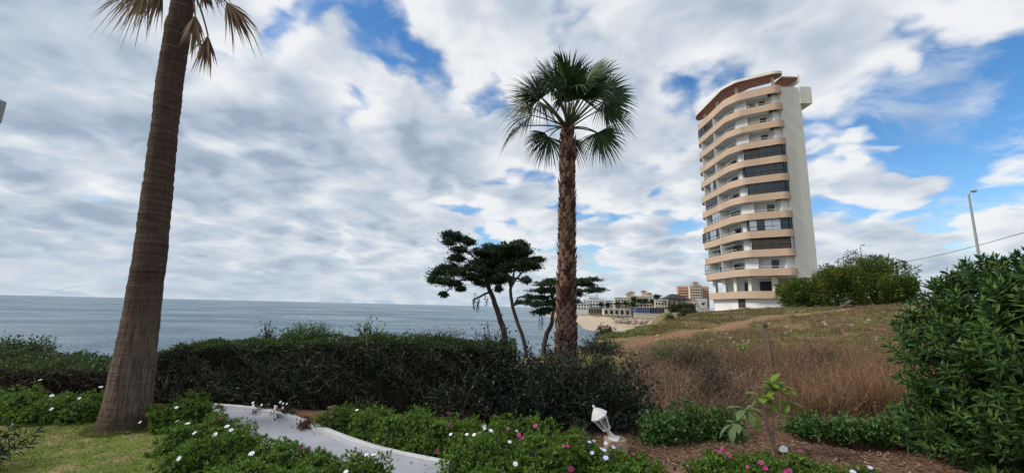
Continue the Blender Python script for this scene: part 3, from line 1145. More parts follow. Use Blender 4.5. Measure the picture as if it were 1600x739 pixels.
def person(x, y, Y, label, cloth):
    p = at(*Z3(x, y), Y)
    X, z = p[0], hz(p[0], Y)
    o = bpy.data.objects.new('person', bpy.data.meshes.new('person'))
    COL.objects.link(o)
    J = [(0, 0, .95), (0, 0, 1.2), (0, 0, 1.45), (0, 0, 1.55), (0, 0, 1.68), (-.2, 0, 1.4), (-.26, .03, 1.12), (-.24, -.05, .88), (.2, 0, 1.4), (.27, .02, 1.12), (.25, -.06, .88),
         (-.1, 0, .9), (-.12, .02, .5), (-.13, .05, .06), (.1, 0, .9), (.13, -.12, .5), (.13, -.1, .06), (-.13, -.1, .04), (.13, -.24, .04)]
    E_ = [(0, 1), (1, 2), (2, 3), (3, 4), (2, 5), (5, 6), (6, 7), (2, 8), (8, 9), (9, 10), (0, 11), (11, 12), (12, 13), (0, 14), (14, 15), (15, 16), (13, 17), (16, 18)]
    rad = [.15, .14, .16, .06, .11, .07, .05, .04, .07, .05, .04, .10, .07, .05, .10, .07, .05, .04, .04]
    o.data.from_pydata(J, E_, [])
    bm = bmesh.new()
    bm.from_mesh(o.data)
    lay = bm.verts.layers.skin.verify()
    for v, r in zip(bm.verts, rad):
        v[lay].radius = (r, r)
        v[lay].use_root = v.index == 0
    bm.to_mesh(o.data)
    bm.free()
    o.modifiers.new('skin', 'SKIN')
    o.modifiers.new('sub', 'SUBSURF').levels = 1
    o.data.materials.append(cloth)
    o.location = (X, Y, z)
    tag(o, label, 'person', 'people on the far beach')


M['darkcloth'] = surf('dark_clothes', (0.03, 0.03, 0.04), (0.02, 0.02, 0.03), 5, 0.9)
M['bluecloth'] = surf('blue_clothes', (0.05, 0.08, 0.16), (0.04, 0.06, 0.12), 5, 0.9)
for x, y, lab, c in ((755, 440, 'person in dark clothes on the far beach, left of a close pair', 'darkcloth'), (776, 445, 'person in dark clothes on the far beach, right of a close pair', 'darkcloth'),
                     (702, 440, 'person in blue clothes walking alone left of the pair on the far beach', 'bluecloth'), (645, 436, 'leftmost person walking on the far beach', 'darkcloth'),
                     (860, 450, 'rightmost person on the far beach near the dark bushes', 'bluecloth')):
    person(x, y, 232, lab, M[c])


# ------------------------------------------------------------------ foliage kit
def crown_cards(mb, c, r, n, L, W, updir=0.2, lobes=14, zmin=-1.0, shell=0.35, spread=0.8):
    """leaf clumps spread in a lumpy crown volume, thickest near its skin"""
    c, r = np.asarray(c, float), np.asarray(r, float)
    d = rand_dirs(int(n * 1.5))
    d = d[d[:, 2] > zmin][:n]
    n = len(d)
    ld = rand_dirs(lobes)
    dist = ((d[:, None] - ld[None]) ** 2).sum(-1)
    f = 0.68 + 0.38 * np.exp(-dist / 0.10).max(1)
    depth = 1 - shell * rng.random(n) ** 1.6
    P = c + d * r * (f * depth)[:, None]
    D = norm(d * (1.0 / np.maximum(r, 1e-3)) * r.mean() + spread * rand_dirs(n) + [0, 0, updir])
    return leaves(mb, P, D, L * rng.uniform(.7, 1.3, n), W * rng.uniform(.7, 1.3, n))


def limb(mb, pts, r0, r1, n=7, wob=0.0):
    pts = np.asarray(pts, float)
    k = max(6, 3 * len(pts))
    t = np.linspace(0, 1, len(pts))
    tt = np.linspace(0, 1, k)
    P = np.stack([np.interp(tt, t, pts[:, i]) for i in range(3)], 1)
    # round the corners a little
    for _ in range(2):
        P[1:-1] = (P[:-2] + 2 * P[1:-1] + P[2:]) / 4
    if wob:
        P[1:-1] += rng.normal(size=(k - 2, 3)) * wob
    return mb.tube(P, np.linspace(r0, r1, k), n)


M['cypress'] = leafm('cypress_leaf', [(0.014, 0.032, 0.017), (0.024, 0.050, 0.024), (0.040, 0.070, 0.030)], 0.7, 0.12, 0.15)
M['mimosa'] = leafm('mimosa_leaf', [(0.04, 0.08, 0.018), (0.07, 0.12, 0.02), (0.12, 0.155, 0.025)], 0.6, 0.3, 0.2, patch=(0.45, (0.19, 0.18, 0.024), 0.50, 0.70))
M['farleaf'] = leafm('far_tree_leaf', [(0.03, 0.05, 0.022), (0.05, 0.068, 0.028), (0.07, 0.08, 0.032)], 0.7, 0.1, 0.2)


def ct(x, y, Y):
    return at(640 + x * 0.29767, 340 + y * 0.29767, Y)


def cypress(label, Y, trunk, r0, r1, pads, branches, hang=(), n=520):
    b = ct(*trunk[0], Y)
    b[2] = hz(b[0], Y) - 0.2
    T = empty('cypress_tree', b, label, 'tree', 'windswept cypresses behind the hedge')
    pts = [b] + [ct(x, y, Y) for x, y in trunk]
    tb = limb(MB(), pts, r0, r1, 9, 0.01).build('trunk', M['darkbark'], T, smooth=True)
    sc = 0.29767 * Y / F
    for br in branches:
        P = [ct(x, y, Y + dy) for x, y, dy in br]
        limb(MB(), P, 0.06 * Y / 20, 0.02, 6, 0.02).build('branch', M['darkbark'], T, smooth=True)
    mb = MB()
    for i, (x, y, rx, ry) in enumerate(pads):
        dy = rng.uniform(-0.9, 0.9)
        c = ct(x, y, Y + dy)
        r = np.array([rx * sc * 1.0, max(rx * sc * 0.75, 0.5), ry * sc * 0.9])
        m = int(n * (0.35 + rx * ry / 2400))
        # each pad is a handful of tufts
        # loose flat spray, thinning out towards the edge
        k_ = int(m * 1.5)
        Q = rng.normal(size=(k_, 3)) * r * [.55, .55, .36]
        Q[:, 2] -= .25 * r[2] * (Q[:, 0] / r[0]) ** 2
        leaves(mb, c + Q, rand_dirs(k_) * [1, 1, .6] + [.25, 0, .35], rng.uniform(.10, .2, k_), .045)
        for q in range(7):
            off = rand_dirs(1)[0] * r * rng.uniform(.35, 1.0)
            sz = rng.uniform(.22, .52)
            crown_cards(mb, c + off, r * [sz * 1.15, sz, sz], int(m * sz * .4), 0.17, 0.05, 0.6, 8, -0.8, 0.9, 1.4)
    mb.build('crown', M['cypress'], T)
    if hang:
        mb = MB()
        for (x, y, L) in hang:
            p = ct(x, y, Y + rng.uniform(-.3, .3))
            q = p + np.array([rng.normal() * .05, rng.normal() * .05, -L])
            mb.tube([p, (p + q) / 2 + rng.normal(size=3) * .03, q], [0.015, .012, .006], 4)
            k = 26
            t = rng.random(k)
            leaves(mb, p + (q - p) * t[:, None], rand_dirs(k) + [0, 0, -1.0], 0.13, 0.03)
        mb.build('dead_twigs', M['twig'], T)['kind'] = 'stuff'
    return T


cypress('windswept cypress with thick leaning trunk, leftmost of the three behind the hedge', 20,
        [(512, 640), (480, 555), (445, 440), (412, 362), (395, 300)], 0.165, 0.09,
        [(215, 92, 42, 22), (262, 112, 55, 24), (305, 128, 36, 22), (205, 130, 30, 16), (262, 170, 42, 22), (246, 215, 40, 24), (205, 262, 62, 24), (165, 290, 55, 26), (128, 322, 30, 30), (185, 335, 48, 24), (235, 350, 36, 22),
         (250, 285, 40, 26), (345, 268, 60, 24), (330, 315, 52, 26), (375, 235, 55, 22), (385, 182, 62, 18), (420, 205, 60, 26), (440, 260, 55, 30), (405, 300, 50, 28), (370, 345, 34, 14), (450, 335, 40, 24), (430, 160, 50, 14), (180, 405, 16, 10), (268, 375, 18, 10)],
        [[(412, 362, 0), (330, 305, 0), (250, 290, .2), (170, 300, .4)], [(405, 340, 0), (370, 240, 0), (310, 190, 0), (235, 110, -.2)], [(395, 320, 0), (420, 220, -.4), (440, 170, -.6)], [(330, 305, 0), (250, 340, .3), (180, 400, .3)], [(425, 390, 0), (350, 420, .2), (330, 440, .2)]],
        hang=[(345, 395, .8), (355, 410, .6), (370, 405, .5), (338, 420, .5), (395, 390, .4), (410, 420, .35), (360, 440, .55)])
cypress('slender cypress with twin-forked thin trunk, middle one of the three behind the hedge', 19,
        [(618, 690), (580, 590), (545, 490), (528, 400), (532, 360), (520, 310)], 0.095, 0.06,
        [(575, 138, 44, 17), (530, 152, 52, 18), (575, 168, 56, 22), (490, 172, 50, 20), (610, 185, 32, 14), (520, 200, 62, 26), (580, 215, 52, 22), (470, 225, 50, 26), (620, 240, 52, 15), (672, 222, 36, 10), (652, 258, 36, 11), (540, 250, 54, 24), (490, 275, 50, 22), (590, 272, 40, 14), (510, 320, 40, 14), (470, 315, 34, 16), (612, 330, 18, 8), (465, 375, 16, 8)],
        [[(530, 370, 0), (565, 310, .1), (610, 270, .2), (690, 222, .3)], [(525, 340, 0), (500, 250, .2), (500, 180, .3)], [(530, 370, 0), (550, 260, -.3), (575, 160, -.4)], [(565, 320, .1), (595, 330, .1), (615, 328, .1)], [(545, 460, 0), (570, 420, .2), (600, 415, .3)]])
cypress('low flat-topped cypress behind the fan palm trunk, rightmost of the three', 25,
        [(700, 668), (720, 610), (748, 560), (748, 520), (770, 440)], 0.17, 0.09,
        [(955, 326, 54, 8), (900, 334, 46, 9), (985, 378, 46, 8), (930, 385, 56, 10), (930, 355, 50, 9), (760, 335, 56, 10), (715, 352, 54, 11), (830, 345, 60, 12), (680, 385, 62, 13), (740, 380, 60, 14), (800, 390, 60, 16), (645, 418, 62, 12), (700, 420, 60, 15), (860, 400, 50, 16), (600, 448, 42, 9), (660, 455, 50, 11), (735, 452, 60, 18), (790, 440, 50, 20), (720, 485, 50, 12), (690, 500, 42, 7), (850, 440, 44, 16)],
        [[(760, 460, 0), (700, 440, .2), (610, 445, .4)], [(765, 440, 0), (850, 400, 0), (960, 380, -.2)], [(760, 450, 0), (740, 380, .2), (700, 360, .4)], [(765, 430, 0), (860, 360, .3), (960, 328, .3)]],
        hang=[(690, 500, 1.0), (682, 510, .8), (800, 480, .6), (700, 520, .7)])


def leafy_tree(name, label, cat, px, py_top, px0, px1, Y, mat, n, L, W, group=None, lob=5, trunk=True, zsink=0.0):
    c = at(px, py_top, Y)
    zb = hz(c[0], Y) - zsink
    T = empty(name, (c[0], Y, zb), label, cat, group)
    w = (at(px1, py_top, Y)[0] - at(px0, py_top, Y)[0]) / 2
    h = c[2] - zb
    tr = MB()
    crown = MB()
    for k in range(lob):
        a = 2 * PI * k / lob + rng.uniform(-.3, .3)
        rr = w * (0.50 if k else 0.0)
        f = rng.uniform(.48, .72) if k else .70
        cc = np.array([c[0] + rr * math.cos(a), Y + rr * math.sin(a) * .8, zb + h * f])
        s = np.array([w * rng.uniform(.42, .58), w * .5, min(h * .34, zb + h - cc[2])])
        crown_cards(crown, cc, s, n // lob, L, W, 0.25, 12, -0.9, 0.55, 0.9)
        limb(tr, [(c[0], Y, zb - .1), (c[0] + rr * .3 * math.cos(a), Y, zb + h * .25), cc], 0.05 + 0.018 * h, 0.03, 6, 0.03)
    # skirt of low growth
    crown_cards(crown, (c[0], Y, zb + h * .30), (w * 1.0, w * .7, h * .36), int(n * .6), L, W, 0.2, 14, -0.9, 0.5, 0.9)
    tr.build('trunk', M['bark'], T)
    crown.build('crown', mat, T)
    return T


leafy_tree('mimosa_tree', 'yellow-green bushy mimosa at the left end, half hiding the tower podium', 'tree', 1248, 432, 1218, 1292, 47, M['mimosa'], 7000, 0.30, 0.10, 'mimosa trees beside the tower')
leafy_tree('mimosa_tree', 'yellow-flowering bushy mimosa in the middle of the clump by the tower', 'tree', 1308, 414, 1262, 1350, 45, M['mimosa'], 9000, 0.30, 0.10, 'mimosa trees beside the tower')
leafy_tree('mimosa_tree', 'tallest rounded mimosa of the clump, under the small far street lamp', 'tree', 1362, 390, 1312, 1420, 48, M['mimosa'], 12000, 0.30, 0.10, 'mimosa trees beside the tower', lob=7)
leafy_tree('mimosa_tree', 'mimosa at the right end of the clump beside the oleander', 'tree', 1402, 428, 1372, 1432, 44, M['mimosa'], 6000, 0.30, 0.10, 'mimosa trees beside the tower')
leafy_tree('round_bush', 'dark green round bush on the mound edge, smaller left one of two', 'bush', 1048, 484, 1036, 1060, 66, M['farleaf'], 2500, 0.3, 0.1, 'round bushes on the mound edge', zsink=0.6)
leafy_tree('round_bush', 'dark green round bush on the mound edge, larger right one of two', 'bush', 1076, 480, 1060, 1096, 64, M['farleaf'], 3500, 0.3, 0.1, 'round bushes on the mound edge', zsink=0.6)
leafy_tree('cliff_shrub', 'blue-green feathery shrub on the cliff edge right of the fan palm', 'shrub', 948, 500, 922, 968, 24, M['farleaf'], 5000, 0.13, 0.035, zsink=0.4)
for i, (x, yt, x0, x1, Y) in enumerate(((985, 302, 900, 1010, 305), (1040, 300, 1000, 1080, 306), (1100, 302, 1060, 1140, 305), (1150, 304, 1120, 1180, 307))):
    a = Z3(x, yt)
    leafy_tree('street_tree', ['leftmost', 'second from the left', 'third from the left', 'rightmost'][i] + ' green tree in the row before the long cream seafront building', 'tree',
               a[0], a[1], Z3(x0, 0)[0], Z3(x1, 0)[0], Y, M['farleaf'], 700, 1.3, 0.6, 'trees before the seafront building', lob=4)


def far_palm(x, y, Y, label):
    p = at(*Z3(x, y), Y)
    zb = hz(p[0], Y)
    T = empty('date_palm', (p[0], Y, zb), label, 'palm', 'palms on the far seafront')
    MB().tube([(p[0], Y, zb - .5), (p[0] + .2, Y, (zb + p[2]) / 2), (p[0], Y, p[2])], [.45, .36, .32], 7).build('trunk', M['bark'], T)
    mb = MB()
    n = 170
    D = rand_dirs(n)
    D[:, 2] = D[:, 2] * .75 + .2
    blades(mb, np.tile((p[0], Y, p[2]), (n, 1)), D, rng.uniform(3.0, 4.3, n), 0.55, 0.5, 3)
    mb.build('crown', M['farleaf'], T)


fp = [(340, 318, 372, 'far palm before the white stepped apartment house'), (400, 318, 372, 'far palm left of the cream hotel, next to the dark flat roof'), (490, 310, 352, 'far palm before the cream hotel wing'), (560, 308, 350, 'far palm between the hotel wing and the turreted hotel'),
      (632, 268, 345, 'tall far palm at the left of the turreted hotel'), (690, 285, 343, 'far palm, left of a pair before the turreted hotel'), (730, 285, 346, 'far palm, right of a pair before the turreted hotel'), (800, 290, 343, 'lower far palm beside the tallest one'), (838, 248, 341, 'tallest far palm at the right of the turreted hotel'), (620, 320, 330, 'short far palm below the tall left one')]
for x, y, Y, lab in fp:
    far_palm(x, y, Y, lab)


def railing_far():
    a, b = at(*Z3(1190, 345), 100), at(*Z3(1385, 345), 100)
    za = hz((a[0] + b[0]) / 2, 100)
    T = empty('white_fence', ((a[0] + b[0]) / 2, 100, za), 'pale grey railing fence left of the tower foot', 'fence')
    n = 14
    for i in range(n + 1):
        p = a + (b - a) * i / n
        MB().box((p[0], 100, (a[2] + za) / 2 - 0.2), (0.12, 0.12, a[2] - za + 0.4)).build('post', M['rail'], T)
    for f in (0.05, 0.5, 0.95):
        z = za + (a[2] - za) * f
        MB().bar((a[0], 100, z), (b[0], 100, z), 0.1).build('rail', M['rail'], T)


railing_far()


# ------------------------------------------------------------------ street lamps, cable, things beyond the mound
def street_lamp(px, py, Y, arm, label, hf=0.1):
    p = at(px, py, Y)
    zb = hz(p[0], Y)
    T = empty('street_lamp', (p[0], Y, zb), label, 'street lamp', 'street lamps on the road behind the mound')
    h = p[2] - zb
    MB().tube([(p[0], Y, zb - .2), (p[0], Y, zb + h * .5), (p[0], Y, p[2] - .1)], [.11, .085, .06], 8).build('pole', M['greymetal'], T)
    MB().tube([(p[0], Y, p[2] - .12), (p[0] + arm * .3, Y, p[2] + .1), (p[0] + arm, Y, p[2] + .12)], .045, 6).build('arm', M['greymetal'], T)
    mb = MB()
    c = np.array([p[0] + arm * 1.3, Y, p[2] + .12])
    prof = np.array([(-.5, .05, .04), (-.3, .12, .09), (0, .16, .1), (.35, .13, .07), (.5, .05, .03)]) * [abs(arm) * .9, 1, 1]
    V, k = [], 8
    for (lx, ry, rz_) in prof:
        for j in range(k):
            a = 2 * PI * j / k
            V.append(c + [lx * np.sign(arm), ry * math.cos(a), rz_ * math.sin(a)])
    mb.add(V, [[i * k + j, i * k + (j + 1) % k, (i + 1) * k + (j + 1) % k, (i + 1) * k + j] for i in range(4) for j in range(k)])
    mb.Fs.append(np.array([list(range(k))]))
    mb.Fs.append(np.array([list(range(4 * k, 5 * k))]))
    mb.build('lamp_head', M['greymetal'], T, smooth=True)


street_lamp(1513, 301, 30, 0.35, 'tall grey street lamp rising above the oleander at the right')
street_lamp(1344, 384, 62, 0.4, 'small far street lamp above the tallest mimosa')

M['wood'] = surf('weathered_wood', (0.13, 0.095, 0.07), (0.06, 0.045, 0.036), 10, 0.95, 0.008, 40, stretch=(1, 1, 0.2))


def cable():
    a = at(1400, 411, 46)
    b = at(1900, 262, 18)
    for p, lab in ((a, 'wooden utility pole hidden among the mimosas'), (b, 'wooden utility pole right of the oleander')):
        zb = hz(p[0], p[1])
        T = empty('utility_pole', (p[0], p[1], zb), lab, 'pole', 'utility poles')
        MB().tube([(p[0], p[1], zb - .3), (p[0], p[1], p[2] + .15)], [.11, .08], 8).build('post', M['wood'], T)
        MB().bar((p[0] - .3, p[1], p[2] - .05), (p[0] + .3, p[1], p[2] - .05), .06).build('crossbar', M['wood'], T)
    t = np.linspace(0, 1, 24)[:, None]
    P = a + (b - a) * t
    P[:, 2] -= 4 * (0.55 * t * (1 - t))[:, 0]
    o = MB().tube(P, 0.022, 5).build('overhead_cable', M['frame'], origin=tuple(a))
    tag(o, 'thin dark overhead cable rising to the right above the oleander', 'cable')


cable()


def log_and_post():
    p = hit(1322, 474, 60)
    Y = 30.0
    c = at(1322, 474, Y)
    zb = hz(c[0], Y)
    T = empty('driftwood_stump', (c[0], Y, zb), 'dry broken wood stump lying on top of the grassy mound', 'stump')
    limb(MB(), [(c[0] - .7, Y, zb - .05), (c[0] - .1, Y, zb + .18), (c[0] + .25, Y, zb + .5), (c[0] + .55, Y, zb + .45)], .14, .06, 7, .03).build('log', M['wood'], T)
    limb(MB(), [(c[0] - .2, Y, zb + .1), (c[0] + .1, Y - .2, zb + .2), (c[0] + .5, Y - .3, zb + .02)], .09, .05, 6, .02).build('branch', M['wood'], T)
    limb(MB(), [(c[0] - .3, Y + .1, zb), (c[0] - .25, Y + .1, zb + .3), (c[0] - .1, Y + .15, zb + .38)], .06, .03, 6, .02).build('branch', M['wood'], T)
    a, b = at(1195, 508, 9.0), at(1222, 640, 9.0)
    b[2] = min(b[2], hz(b[0], 9.0)) - .2
    T = empty('wooden_post', (b[0], 9.0, b[2] + .2), 'leaning weathered wooden post among the dry weeds', 'post')
    MB().tube([b, (a + b) / 2, a], [.05, .042, .04], 9).build('shaft', M['wood'], T, smooth=True)
    MB().tube([a - [0, 0, .02], a + [-.006, 0, .04]], [.058, .052], 9).build('cap', M['wood'], T)


log_and_post()


# ------------------------------------------------------------------ tall palm at the left
def palm_mat():
    m, t = mat_base('palm_trunk_bark')
    tc = t.n('TexCoord')
    mp = t.n('Mapping')
    mp.inputs['Scale'].default_value = (1.2, 1.2, 14.0)
    t.link(tc.outputs['Object'], mp.inputs[0])
    rings = t.noise(mp.outputs[0], 1.6, 5.0, 0.65, 0.6)
    mp2 = t.n('Mapping')
    mp2.inputs['Scale'].default_value = (30.0, 30.0, 2.2)
    t.link(tc.outputs['Object'], mp2.inputs[0])
    fis = t.noise(mp2.outputs[0], 1.3, 5.0, 0.7, 0.4)
    sep = t.n('SeparateXYZ')
    t.link(tc.outputs['Object'], sep.inputs[0])
    low = t.smooth(t.math('ADD', sep.outputs[2], t.math('MULTIPLY', t.math('SUBTRACT', rings, 0.5), 1.2)), 1.9, 0.7)
    up_c = t.ramp(t.math('ADD', t.math('MULTIPLY', rings, 0.6), t.math('MULTIPLY', fis, 0.4)), [(0.34, (0.05, 0.033, 0.026)), (0.5, (0.095, 0.064, 0.047)), (0.66, (0.155, 0.11, 0.08))])
    lo_c = t.ramp(fis, [(0.36, (0.07, 0.050, 0.038)), (0.52, (0.17, 0.125, 0.092)), (0.72, (0.27, 0.21, 0.16))])
    col = t.mix(low, up_c, lo_c)
    foot = t.smooth(t.math('ADD', sep.outputs[2], t.math('MULTIPLY', t.math('SUBTRACT', fis, 0.5), 0.5)), 0.34, 0.14)
    col = t.mix(t.math('MULTIPLY', foot, 0.65), col, (0.075, 0.048, 0.034))
    p = t.n('BsdfPrincipled')
    t.link(col, p.inputs['Base Color'])
    p.inputs['Roughness'].default_value = 0.95
    p.inputs['Specular IOR Level'].default_value = 0.1
    h = t.math('ADD', t.math('MULTIPLY', rings, 0.7), t.math('MULTIPLY', fis, 0.6))
    bp = t.n('Bump')
    bp.inputs['Distance'].default_value = 0.06
    t.link(h, bp.inputs['Height'])
    t.link(bp.outputs[0], p.inputs['Normal'])
    out = t.n('OutputMaterial')
    t.link(p.outputs[0], out.inputs[0])
    return m


M['palmtrunk'] = palm_mat()
M['deadfrond'] = leafm('dead_palm_frond', [(0.13, 0.082, 0.05), (0.23, 0.15, 0.09), (0.35, 0.245, 0.15)], 0.8, 0.2, 0.15)
M['palmleaf'] = leafm('palm_leaf', [(0.020, 0.052, 0.014), (0.034, 0.080, 0.020), (0.055, 0.115, 0.030)], 0.5, 0.2, 0.3)
M['palmleaf_old'] = leafm('old_palm_leaf', [(0.022, 0.040, 0.016), (0.045, 0.055, 0.024), (0.12, 0.095, 0.055)], 0.5, 0.18, 0.3)
M['petiole'] = surf('palm_petiole', (0.10, 0.115, 0.045), (0.06, 0.075, 0.03), 6, 0.5)
M['deadpetiole'] = surf('dead_petiole', (0.17, 0.12, 0.075), (0.11, 0.075, 0.05), 6, 0.8)


def fan_frond(T, hub0, hub, axis_dir, face, R_, mat, pmat, nseg=34, spread=2.2, droop=0.35, name='frond', arch=0.15, closed=1.0, prad=0.018, minw=0.0):
    """fan leaf: petiole from hub0 to hub, then long pleated segments round axis_dir; face is the normal of the blade"""
    hub0, hub = np.asarray(hub0, float), np.asarray(hub, float)
    ax = norm(axis_dir)
    fn = norm(face - ax * (np.asarray(face) @ ax))
    sd_ = np.cross(fn, ax)
    mb = MB()
    k = 5
    V, F4, F3 = [], [], []
    for i in range(nseg):
        u_ = (i + 0.5) / nseg * 2 - 1
        a = u_ * spread * closed + rng.normal() * (0.03 if not minw else 0.10)
        d = ax * math.cos(a) + sd_ * math.sin(a)
        d = norm(d + fn * (0.12 * abs(u_) + rng.normal() * (0.03 if not minw else 0.14)))
        L = R_ * (1.0 - 0.22 * abs(u_) ** 2) * (rng.uniform(.90, 1.06) if not minw else rng.uniform(.55, 1.08))
        w = max(2 * math.sin(spread * closed / nseg) * 0.66 * L, minw)
        lat = norm(np.cross(fn, d)) * (1 if i % 2 else -1)
        tilt = norm(lat + fn * 0.45 * (1 if i % 2 else -1))
        dr = droop * rng.uniform(.6, 1.5) * (1.0 if not minw else rng.uniform(.5, 2.2))
        b = len(V)
        for s in range(k):
            t = s / (k - 1) * 0.93
            c = hub + d * L * t + np.array([0, 0, -1.0]) * L * dr * max(0, t - .35) ** 2 * 1.6
            ww = w * (min(1.0, .12 + t * 2.1) if t < .45 else max(.10, 1 - (t - .45) / .53))
            V += [c - tilt * ww / 2, c + tilt * ww / 2]
        V.append(hub + d * L + np.array([0, 0, -1.0]) * L * dr * .70)
        for s in range(k - 1):
            F4.append([b + 2 * s, b + 2 * s + 1, b + 2 * s + 3, b + 2 * s + 2])
        F3.append([b + 2 * k - 2, b + 2 * k - 1, b + 2 * k])
    base = mb.n
    mb.add(V, F4)
    mb.Fs.append(np.array(F3) + base)
    f = mb.build(name, mat, T)
    mid = (hub0 + hub) / 2 + np.array([0, 0, arch])
    t = np.linspace(0, 1, 7)[:, None]
    P = (1 - t) ** 2 * hub0 + 2 * t * (1 - t) * mid + t * t * hub
    MB().tube(P, np.linspace(prad * 1.4, prad * .8, 7), 6).build('petiole', pmat, f, smooth=True)
    return f


def tall_palm():
    Y = 5.5
    rows = [(672, 148, 243), (662, 150, 242), (640, 158, 240), (610, 166, 241), (560, 177, 246), (500, 190, 250), (450, 197, 254), (400, 207, 261), (330, 217, 268), (260, 227, 274), (200, 235, 279),
            (130, 243, 287), (75, 253, 296), (62, 256, 299), (48, 257, 300), (36, 258, 299), (33, 263, 301), (10, 266, 304), (-30, 270, 308), (-80, 277, 316)]
    pts, rad = [], []
    for y, a, b in rows:
        A, B = at(a, y, Y), at(b, y, Y)
        pts.append((A + B) / 2)
        rad.append(np.linalg.norm(B - A) / 2 * 0.77)
    pts, rad = np.array(pts), np.array(rad)
    pts[:, 2] -= pts[0, 2] + 0.03
    pts[:, 2] *= 1.0
    T = empty('fan_palm', pts[0] + [0, 0, .03], 'tall bare-trunked palm with dead hanging fronds, rooted in the lawn', 'palm')
    k = 150
    z = np.linspace(0, 1, k)
    s = np.r_[0, np.cumsum(np.linalg.norm(np.diff(pts, axis=0), axis=1))]
    s /= s[-1]
    P = np.stack([np.interp(z, s, pts[:, i]) for i in range(3)], 1)
    r = np.interp(z, s, rad)
    for _ in range(2):
        P[1:-1] = (P[:-2] + 2 * P[1:-1] + P[2:]) / 4
    ringamp = np.where(z > .25, 0.007, 0.003)
    r = r * (1 + ringamp * 1.4 * ((np.arange(k) % 3) - 1)) + rng.normal(size=k) * 0.002
    P[:, 0] += np.interp(z, np.linspace(0, 1, 14), rng.normal(size=14) * 0.008)
    # trunk with buttressed, uneven foot
    n = 40
    a = np.linspace(0, 2 * PI, n, endpoint=False)
    V = []
    for i in range(k):
        flare = 1 + 0.06 * math.exp(-z[i] * 40) * np.sin(a * 7 + 1) + 0.012 * np.sin(a * 13 + z[i] * 30) + 0.006 * rng.normal(size=n)
        V.append(P[i] + np.stack([np.cos(a) * r[i] * flare, np.sin(a) * r[i] * flare, np.zeros(n)], 1))
    V = np.concatenate(V)
    i = np.arange(k - 1)[:, None] * n
    j = np.arange(n)[None]
    Fq = np.stack([i + j, i + (j + 1) % n, i + n + (j + 1) % n, i + n + j], -1).reshape(-1, 4)
    MB().add(V, Fq).build('trunk', M['palmtrunk'], T, smooth=True)
    c = P[-1]

    def dead(h0, h, tip, spread, droop, R_=None, nseg=26, name='dead_frond'):
        h0, h, tip = np.asarray(h0), np.asarray(h), np.asarray(tip)
        ax = tip - h
        fan_frond(T, h0, h, ax, np.array([.5, -1, .2]), R_ or np.linalg.norm(ax), M['deadfrond'], M['deadpetiole'], nseg, spread, droop, name, arch=0.12, prad=0.013, minw=.030)
    z0 = at(287, -12, Y)
    # left hanging pair
    dead(z0, at(235, -26, 5.2), at(168, 46, 5.1), .55, .25, nseg=40)
    dead(z0, at(248, -22, 5.5), at(192, 46, 5.4), .40, .2, nseg=34)
    dead(z0, at(254, -18, 5.7), at(230, 50, 5.7), .26, .1, nseg=26)
    dead(z0, at(225, -30, 5.6), at(182, 34, 5.6), .50, .2, nseg=34)
    # right hanging closed fronds
    dead(at(297, -10, Y), at(305, 24, 5.35), at(299, 98, 5.3), .22, .05, nseg=34)
    dead(at(300, -15, Y), at(325, 56, 5.4), at(315, 128, 5.35), .22, .05, nseg=34)
    dead(at(300, -15, Y), at(316, -10, 5.7), at(328, 22, 5.7), .30, .1, nseg=14)
    dead(at(302, -25, Y), at(354, 4, 5.5), at(396, 70, 5.5), .42, .2, nseg=34)
    dead(at(302, -25, Y), at(345, -20, 5.8), at(340, 10, 5.8), .3, .2, nseg=14)
    # living crown above the picture
    for q in range(16):
        az = q * 2.4
        el = 0.15 + 0.95 * ((q * 7) % 16) / 16
        d = np.array([math.cos(az) * math.cos(el), math.sin(az) * math.cos(el), math.sin(el)])
        h = c + d * rng.uniform(.8, 1.1)
        fan_frond(T, c, h, d + [0, 0, -.25], np.array([-d[0] * .4, -d[1] * .4, 1.0]), .85, M['palmleaf'], M['petiole'], 30, 1.5, .5, arch=.12)


tall_palm()


